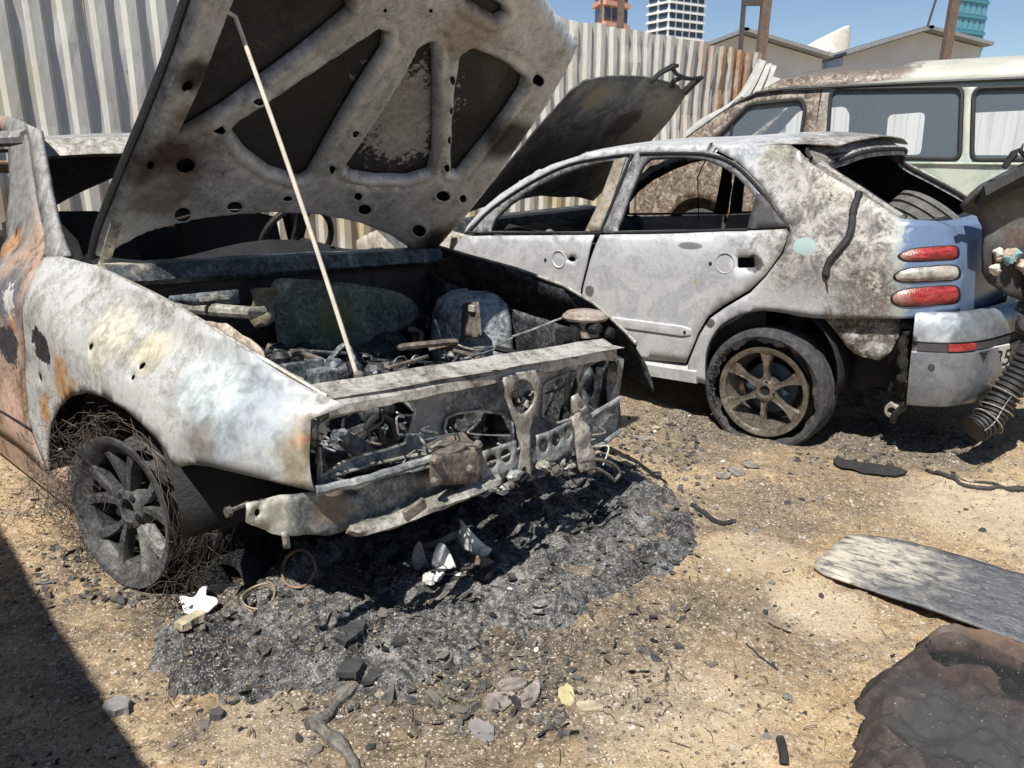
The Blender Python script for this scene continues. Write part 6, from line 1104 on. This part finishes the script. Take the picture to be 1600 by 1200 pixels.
# placed chips, slabs and stones
def shard(name, label, cat, px, poly, th, mat, rz=0, tilt=(0, 0), lift=0., grp=None):
    p = P3(*px); pl_ = [(a*.01, b*.01) for a, b in poly]; c = np.mean(pl_, axis=0); pl_ = [(a-c[0], b-c[1]) for a, b in pl_]
    sd_ = px[0]*.37; pl_ = [(a+.0022*nz((a, b, sd_), 90)+.003*nz((a, b, sd_), 35), b+.0022*nz((a, b, sd_+4), 90)+.003*nz((a, b, sd_+2), 35)) for a, b in densify(pl_, .005)]
    o = panel(name, pl_, [], lambda a, b: (a, b, th+.25*a*a+.003*nz((a, b, sd_), 30)+.0015*nz((a, b, sd_), 90)), mat, None, .008, th, -1, smooth=False)
    o.rotation_euler = (tilt[0], tilt[1], rz); o.location = (p.x, p.y, top(p.x, p.y)-.002+lift); return tag(o, label, cat, grp)
M_slab = flat('dark_slab', (.045, .045, .048), .7, var=.35, sc=25, bs=.5, bd=.003); M_cream = flat('cream_chip', (.44, .38, .27), .85, var=.4, sc=40, bs=.8, bd=.004); M_stone = flat('grey_stone', (.22, .21, .205), .85, var=.3, sc=30, bs=.6, bd=.004); M_pinkg = flat('ashy_flake', (.24, .21, .19), .9, var=.6, sc=45, bs=.8, bd=.004)
shard('cream_block', 'small cream rectangular block lying on the black crust', 'block', (303, 1006), [(0, 0), (3.2, 0), (3.4, 7.2), (.2, 7)], .02, M_cream, R(-28))
shard('dark_strip', 'thin charred strip beside the cream block', 'strip', (332, 1008), [(0, 0), (2.2, 0), (2.4, 8), (.2, 8.3)], .008, M_slab, R(-38))
shard('dark_slab', 'dark flat slab, upper left of the broken trio on the crust', 'slab', (553, 1032), [(0, 0), (4, -1), (5.5, 5), (4, 9), (1, 7)], .012, M_slab, R(-20), (.06, .1), 0, 'broken slabs on the crust')
shard('dark_slab', 'dark flat slab with pale front edge, lower left of the trio', 'slab', (552, 1070), [(0, 0), (5, .5), (5.2, 5), (3, 6.5), (0, 4)], .016, M_slab, R(-15), (.08, -.05), 0, 'broken slabs on the crust')
shard('dark_slab', 'dark narrow curved slab, right of the trio on the crust', 'slab', (587, 1068), [(0, 0), (2.5, 1), (4, 6), (2.5, 9), (.5, 5)], .010, M_slab, R(-12), (.05, .12), 0, 'broken slabs on the crust')
shard('dark_slab', 'wide dark slab half tilted near the crossmember shadow', 'slab', (600, 962), [(0, 0), (7, -1), (9, 2), (3, 5)], .008, M_slab, R(-25), (.1, .05))
shard('dark_slab', 'small dark chip right of the slabs', 'slab', (626, 1030), [(0, 0), (4, .4), (3.6, 3), (.8, 3.2)], .010, M_slab, R(10), (.1, .05))
shard('dark_strip', 'charred stick lying up on the crust below the slabs', 'strip', (610, 1097), [(0, 0), (1.3, 0), (1.5, 7), (.4, 7.4)], .014, flat('burnt_wood', (.10, .095, .08), .9, var=.5, sc=40), R(3))
shard('dark_strip', 'short charred stick with pale face, right of the other stick', 'strip', (680, 1100), [(0, 0), (1.8, 0), (2.2, 6.5), (.4, 6)], .018, flat('burnt_wood_pale', (.15, .14, .12), .9, var=.5, sc=40), R(42))
shard('grey_stone', 'pale grey stone lying on the straight shadow edge', 'stone', (186, 1120), [(0, 0), (3.4, -1.2), (5.6, .2), (5.4, 2.6), (2.8, 4), (.2, 2.2)], .02, M_stone, R(5), (.1, .05))
shard('grey_stone', 'small dark stone on the sand below the crust', 'stone', (340, 1130), [(0, 0), (2.4, -.4), (3, 1.4), (1.4, 2.6), (-.2, 1.6)], .018, flat('dark_stone', (.085, .075, .08), .8), R(15), (.05, .1))
shard('dark_strip', 'thin pointed pale chip standing on the crust before the car', 'chip', (822, 922), [(0, 0), (1.6, 0), (1.8, 3), (.8, 4)], .012, M_pinkg, R(20), (.7, .2))
for i, (p, sz, m, lab) in enumerate((((780, 1100), 6., M_pinkg, 'large grey ashy flake, lowest of the flake pile'), ((800, 1075), 5., M_pinkg, 'grey curled ashy flake at the top of the flake pile'), ((830, 1092), 5.5, M_pinkg, 'grey ashy flake, right of the flake pile'), ((752, 1145), 5.2, M_stone, 'grey folded chip on the sand below the flake pile'), ((1150, 742), 7., M_pinkg, 'pinkish flat flake in the pile before the hatchback'), ((1172, 736), 5.5, M_pinkg, 'pinkish small flake right in the pile before the hatchback'), ((1130, 750), 5., M_pinkg, 'pinkish flake left in the pile before the hatchback'), ((920, 1112), 4.4, M_cream, 'cream flake right of the flake pile'), ((885, 1093), 4.5, flat('yellow_flake', (.50, .43, .24), .9), 'yellowish flat flake at the crust edge'), ((1025, 645), 5., M_cream, 'cream chip beside the far front corner'), ((1005, 672), 5., M_pinkg, 'pale chip on the ground below the far front corner'), ((1015, 700), 4.5, M_pinkg, 'pale chip nearest the crust by the far corner'))):
    r_ = random.Random(i+50); n_ = 7; pl_ = [(sz*(.5+.25*r_.random())*math.cos(t)*1.2, sz*(.4+.3*r_.random())*math.sin(t)*.8) for t in [2*math.pi*k/n_ for k in range(n_)]]
    shard('ash_flake', lab, 'flake', p, pl_, .006, m, r_.uniform(0, 3), (r_.uniform(-.15, .15), r_.uniform(-.15, .15)), .004)
# charred forked pipe at the bottom edge
q = [P3(*p) for p in ((555, 1075), (528, 1100), (505, 1130), (478, 1142))]; q2 = [P3(*p) for p in ((490, 1138), (520, 1160), (545, 1182), (560, 1215))]
M_pipe = blotch('charred_pipe', [(.035, .033, .03), (.09, .084, .075), (.17, .155, .135), (.26, .235, .20)], 14., 60., .8)
PR = root('charred_pipe', 'forked charred grey pipe lying half buried at the bottom edge', 'pipe')
for L in (q, q2): MB().tube([(p[0], p[1], gzf(p[0], p[1])+.006) for p in crom(L, 6, False)], [.014+.008*nz(p, 25) for p in crom(L, 6, False)], 9).build('pipe_branch', M_pipe, PR)
ground_tube('dark_twig', 'burnt twig at the right rim of the crust', 'twig', [(1082, 790), (1105, 806), (1125, 816), (1150, 818)], .009, M_tread)
ground_tube('dark_twig', 'thin dark twig on the sand left of the board', 'twig', [(1200, 978), (1220, 985), (1236, 990)], .003, M_tread)
ground_tube('dark_twig', 'thin crooked twig below the sand path', 'twig', [(1165, 1010), (1180, 1024), (1200, 1040), (1215, 1050)], .0025, M_tread)
ground_tube('dark_twig', 'short black stub at the bottom of the sand', 'twig', [(1218, 1165), (1222, 1180), (1225, 1200)], .010, M_tread)
gs = [(1305, 706), (1340, 708), (1400, 722), (1418, 738), (1380, 740), (1330, 730), (1310, 722)]
q_ = crom([G(*p) for p in gs], 4); tag(panel('rubber_mat_scrap', q_, [], lambda u, v: (u, v, gzf(u, v)+.012+.006*nz((u, v, 0), 20)), M_tread, None, .02, .008), 'black rubber mat scrap flat on the sand behind the rear wheel', 'mat')
# ================================================================== loose chips: the largest as single things, the fine rest as rubble
rg = random.Random(5); PAL = [M_pinkg, M_stone, M_cream, M_slab, M_tread, M_ashw]
NAMES = ['ashy_chip', 'grey_stone', 'cream_chip', 'dark_slab', 'charred_chip', 'white_ash_chip']
def chipmesh(i, flatness):
    v, f = lump((0, 0, 0), 1., i*3+7, (1, .8, flatness), 7, 4); me = bpy.data.meshes.new('chip'); me.from_pydata(v, [], f); me.validate(); return me
CM = [chipmesh(i, fl) for i, fl in enumerate((.25, .6, .2, .35, .5, .3))]
zones = [((300, 1000), (620, 1120), .5), ((560, 930), (1000, 1110), 1.), ((960, 620), (1140, 760), 1.), ((1080, 700), (1300, 800), .8), ((1100, 780), (1280, 1000), .6), ((1000, 900), (1300, 1180), .8), ((250, 950), (500, 1010), .6), ((60, 780), (330, 900), .8), ((1250, 690), (1560, 830), .5), ((250, 1100), (900, 1200), .7), ((20, 720), (120, 800), .5), ((1060, 600), (1150, 700), .5), ((860, 720), (1100, 900), .8)]
ZN = ['on the left of the grey crust', 'on the middle of the crust', 'by the far front corner', 'before the rear wheel', 'between crust and board', 'on the sand at bottom centre', 'near the white shard', 'left of the burnt wheel', 'behind the hatchback', 'along the bottom edge', 'under the rusty door', 'beside the hatchback sill', 'on the far right of the crust']
KD = {'ashy_chip': ('flat pale ashy chip', 'chip'), 'grey_stone': ('small rounded grey stone', 'stone'), 'cream_chip': ('small cream fragment', 'fragment'), 'dark_flake': ('small dark flake', 'flake'), 'charred_crumb': ('small black charred crumb', 'crumb'), 'white_ash_fleck': ('small white ash fleck', 'ash')}
KN = list(KD); mcache = {}; placed = {}
for cnt in range(150):
    zi = rg.choices(range(len(zones)), [z[2] for z in zones])[0]; z0 = zones[zi]; px, py = rg.uniform(z0[0][0], z0[1][0]), rg.uniform(z0[0][1], z0[1][1]); p = G(px, py); k = rg.choices(range(6), (4, 3, 3, 2, 3, 1.5))[0]
    if k not in mcache:
        me = CM[k].copy(); me.materials.clear(); me.materials.append(PAL[k]); mcache[k] = me
    o = bpy.data.objects.new(KN[k], mcache[k]); COL.objects.link(o); s_ = rg.uniform(.006, .016)*(1.2 if k in (0, 3) else .85); o.scale = (s_*rg.uniform(.7, 1.5), s_, s_); o.rotation_euler = (rg.uniform(-.4, .4), rg.uniform(-.4, .4), rg.uniform(0, 6.28)); o.location = (p[0], p[1], top(*p)+s_*.15)
    placed.setdefault((zi, k), []).append((px, o))
ORD = ['first', 'second', 'third', 'fourth', 'fifth', 'sixth', 'seventh', 'eighth', 'ninth', 'tenth']
for (zi, k), L in placed.items():
    L.sort(key=lambda q: q[0])
    for j, (px, o) in enumerate(L):
        how = '' if len(L) == 1 else ((', the left one' if j == 0 else ', the right one') if len(L) == 2 else ', %s from the left' % ORD[min(j, 9)])
        tag(o, KD[KN[k]][0]+' '+ZN[zi]+how, KD[KN[k]][1], 'scattered '+KN[k].replace('_', ' ')+'s')
def rubble(name, mat, N, seed, smin, smax, zs, label):
    r_ = np.random.RandomState(seed); mb_v = []; mb_f = []; base = 0
    tet = [np.array(v) for v in ((1, 0, -.3), (-.5, .8, -.3), (-.6, -.8, -.3), (.3, .2, .6), (-.3, -.1, .55))]; tf = [(0, 1, 3), (1, 4, 3), (1, 2, 4), (2, 0, 3), (2, 3, 4), (0, 2, 1)]
    pts = []
    for _ in range(N):
        z0 = zs[r_.randint(len(zs))]; pts.append(G(r_.uniform(z0[0][0], z0[1][0]), r_.uniform(z0[0][1], z0[1][1])))
    A_ = np.array(pts); gzv = gz(A_[:, 0], A_[:, 1]); inside = pip(A_[:, 0], A_[:, 1], CRUST)
    for (x, y), z, i_ in zip(pts, gzv, inside):
        if i_: z = max(z, float(_cz[_kd.find((x, y, 0))[1]]))
        s_ = smin+(smax-smin)*r_.rand()**3; a = r_.rand()*6.28; ca, sa2 = math.cos(a)*s_, math.sin(a)*s_; h = s_*r_.uniform(.3, 1); w_ = r_.uniform(.5, 1.)
        for v in tet: mb_v.append((x+v[0]*ca-v[1]*sa2*w_, y+v[0]*sa2+v[1]*ca*w_, z+v[2]*h+h*.25))
        mb_f += [[base+q for q in t] for t in tf]; base += 5
    o = mesh(name, mb_v, mb_f, mat, None, False); tag(o, label, None, kind='stuff')
allz = [((-60, 700), (1660, 1210)), ((-60, 780), (1660, 1210)), ((900, 590), (1660, 760)), ((250, 900), (1100, 1130)), ((0, 690), (330, 960))]
rubble('pale_rubble', flat('pale_grit', (.42, .36, .28), .9, var=.4, sc=3), 6000, 1, .0010, .0075, allz, 'fine pale grit and flakes strewn over the ground'); rubble('dark_rubble', flat('dark_grit', (.04, .036, .034), .9, var=.6, sc=3), 3200, 2, .0012, .010, allz, 'fine black cinders strewn over the ground'); rubble('brown_rubble', flat('brown_grit', (.22, .165, .115), .9, var=.4, sc=3), 12000, 3, .0012, .010, allz, 'fine brown grit strewn over the ground')
def litter():
    r_ = random.Random(17); mb = MB()
    for i in range(900):
        z0 = r_.choice(allz); p = G(r_.uniform(z0[0][0], z0[1][0]), r_.uniform(z0[0][1], z0[1][1])); a = r_.uniform(0, 6.28); L = r_.uniform(.01, .05); b = r_.uniform(-.6, .6); P_ = [(p[0]+L*t*math.cos(a+b*t), p[1]+L*t*math.sin(a+b*t), gzf(p[0], p[1])+.003+.006*math.sin(3*t)) for t in (0, .33, .66, 1)]; mb.tube(P_, r_.uniform(.0006, .0013), 3, False)
    tag(mb.build('wire_litter', flat('litter_wire', (.10, .08, .06), .8)), 'thin burnt wire and straw bits strewn over the ground', None, kind='stuff')
litter()
def scraps():   # small torn plates of char, too many to tell apart
    r_ = random.Random(31); mb = MB(); zz = [((250, 960), (1050, 1110)), ((500, 860), (1080, 1040)), ((240, 880), (640, 1000)), ((640, 1040), (900, 1160)), ((940, 620), (1100, 740)), ((1240, 640), (1560, 720)), ((60, 850), (280, 960)), ((860, 700), (1100, 900))]
    for i in range(1500):
        z0 = r_.choice(zz); p = G(r_.uniform(z0[0][0], z0[1][0]), r_.uniform(z0[0][1], z0[1][1])); s_ = .004+.011*r_.random()**2; n_ = r_.choice((4, 5, 6)); a0 = r_.uniform(0, 6.28); M_ = rotm('Z', a0) @ rotm('X', r_.gauss(0, .5)) @ rotm('Y', r_.gauss(0, .5)); c = Vector((p[0], p[1], top(*p)+s_*.35)); q = []
        for k in range(n_): t = 6.28*k/n_; r1 = s_*r_.uniform(.5, 1.2); q.append((r1*math.cos(t)*1.5, r1*math.sin(t)))
        h = r_.uniform(.0008, .003); mb.prism(q, lambda a, b, hh: c+M_ @ Vector((a, b, hh)), 0, h)
    return mb
tag(scraps().build('char_scraps', blotch('char_scrap', [(.012, .012, .012), (.04, .039, .038), (.10, .095, .09), (.30, .28, .25)], 9., 20., .8), None, smooth=False), 'small torn scraps of char and ash strewn before the cars', None, kind='stuff')
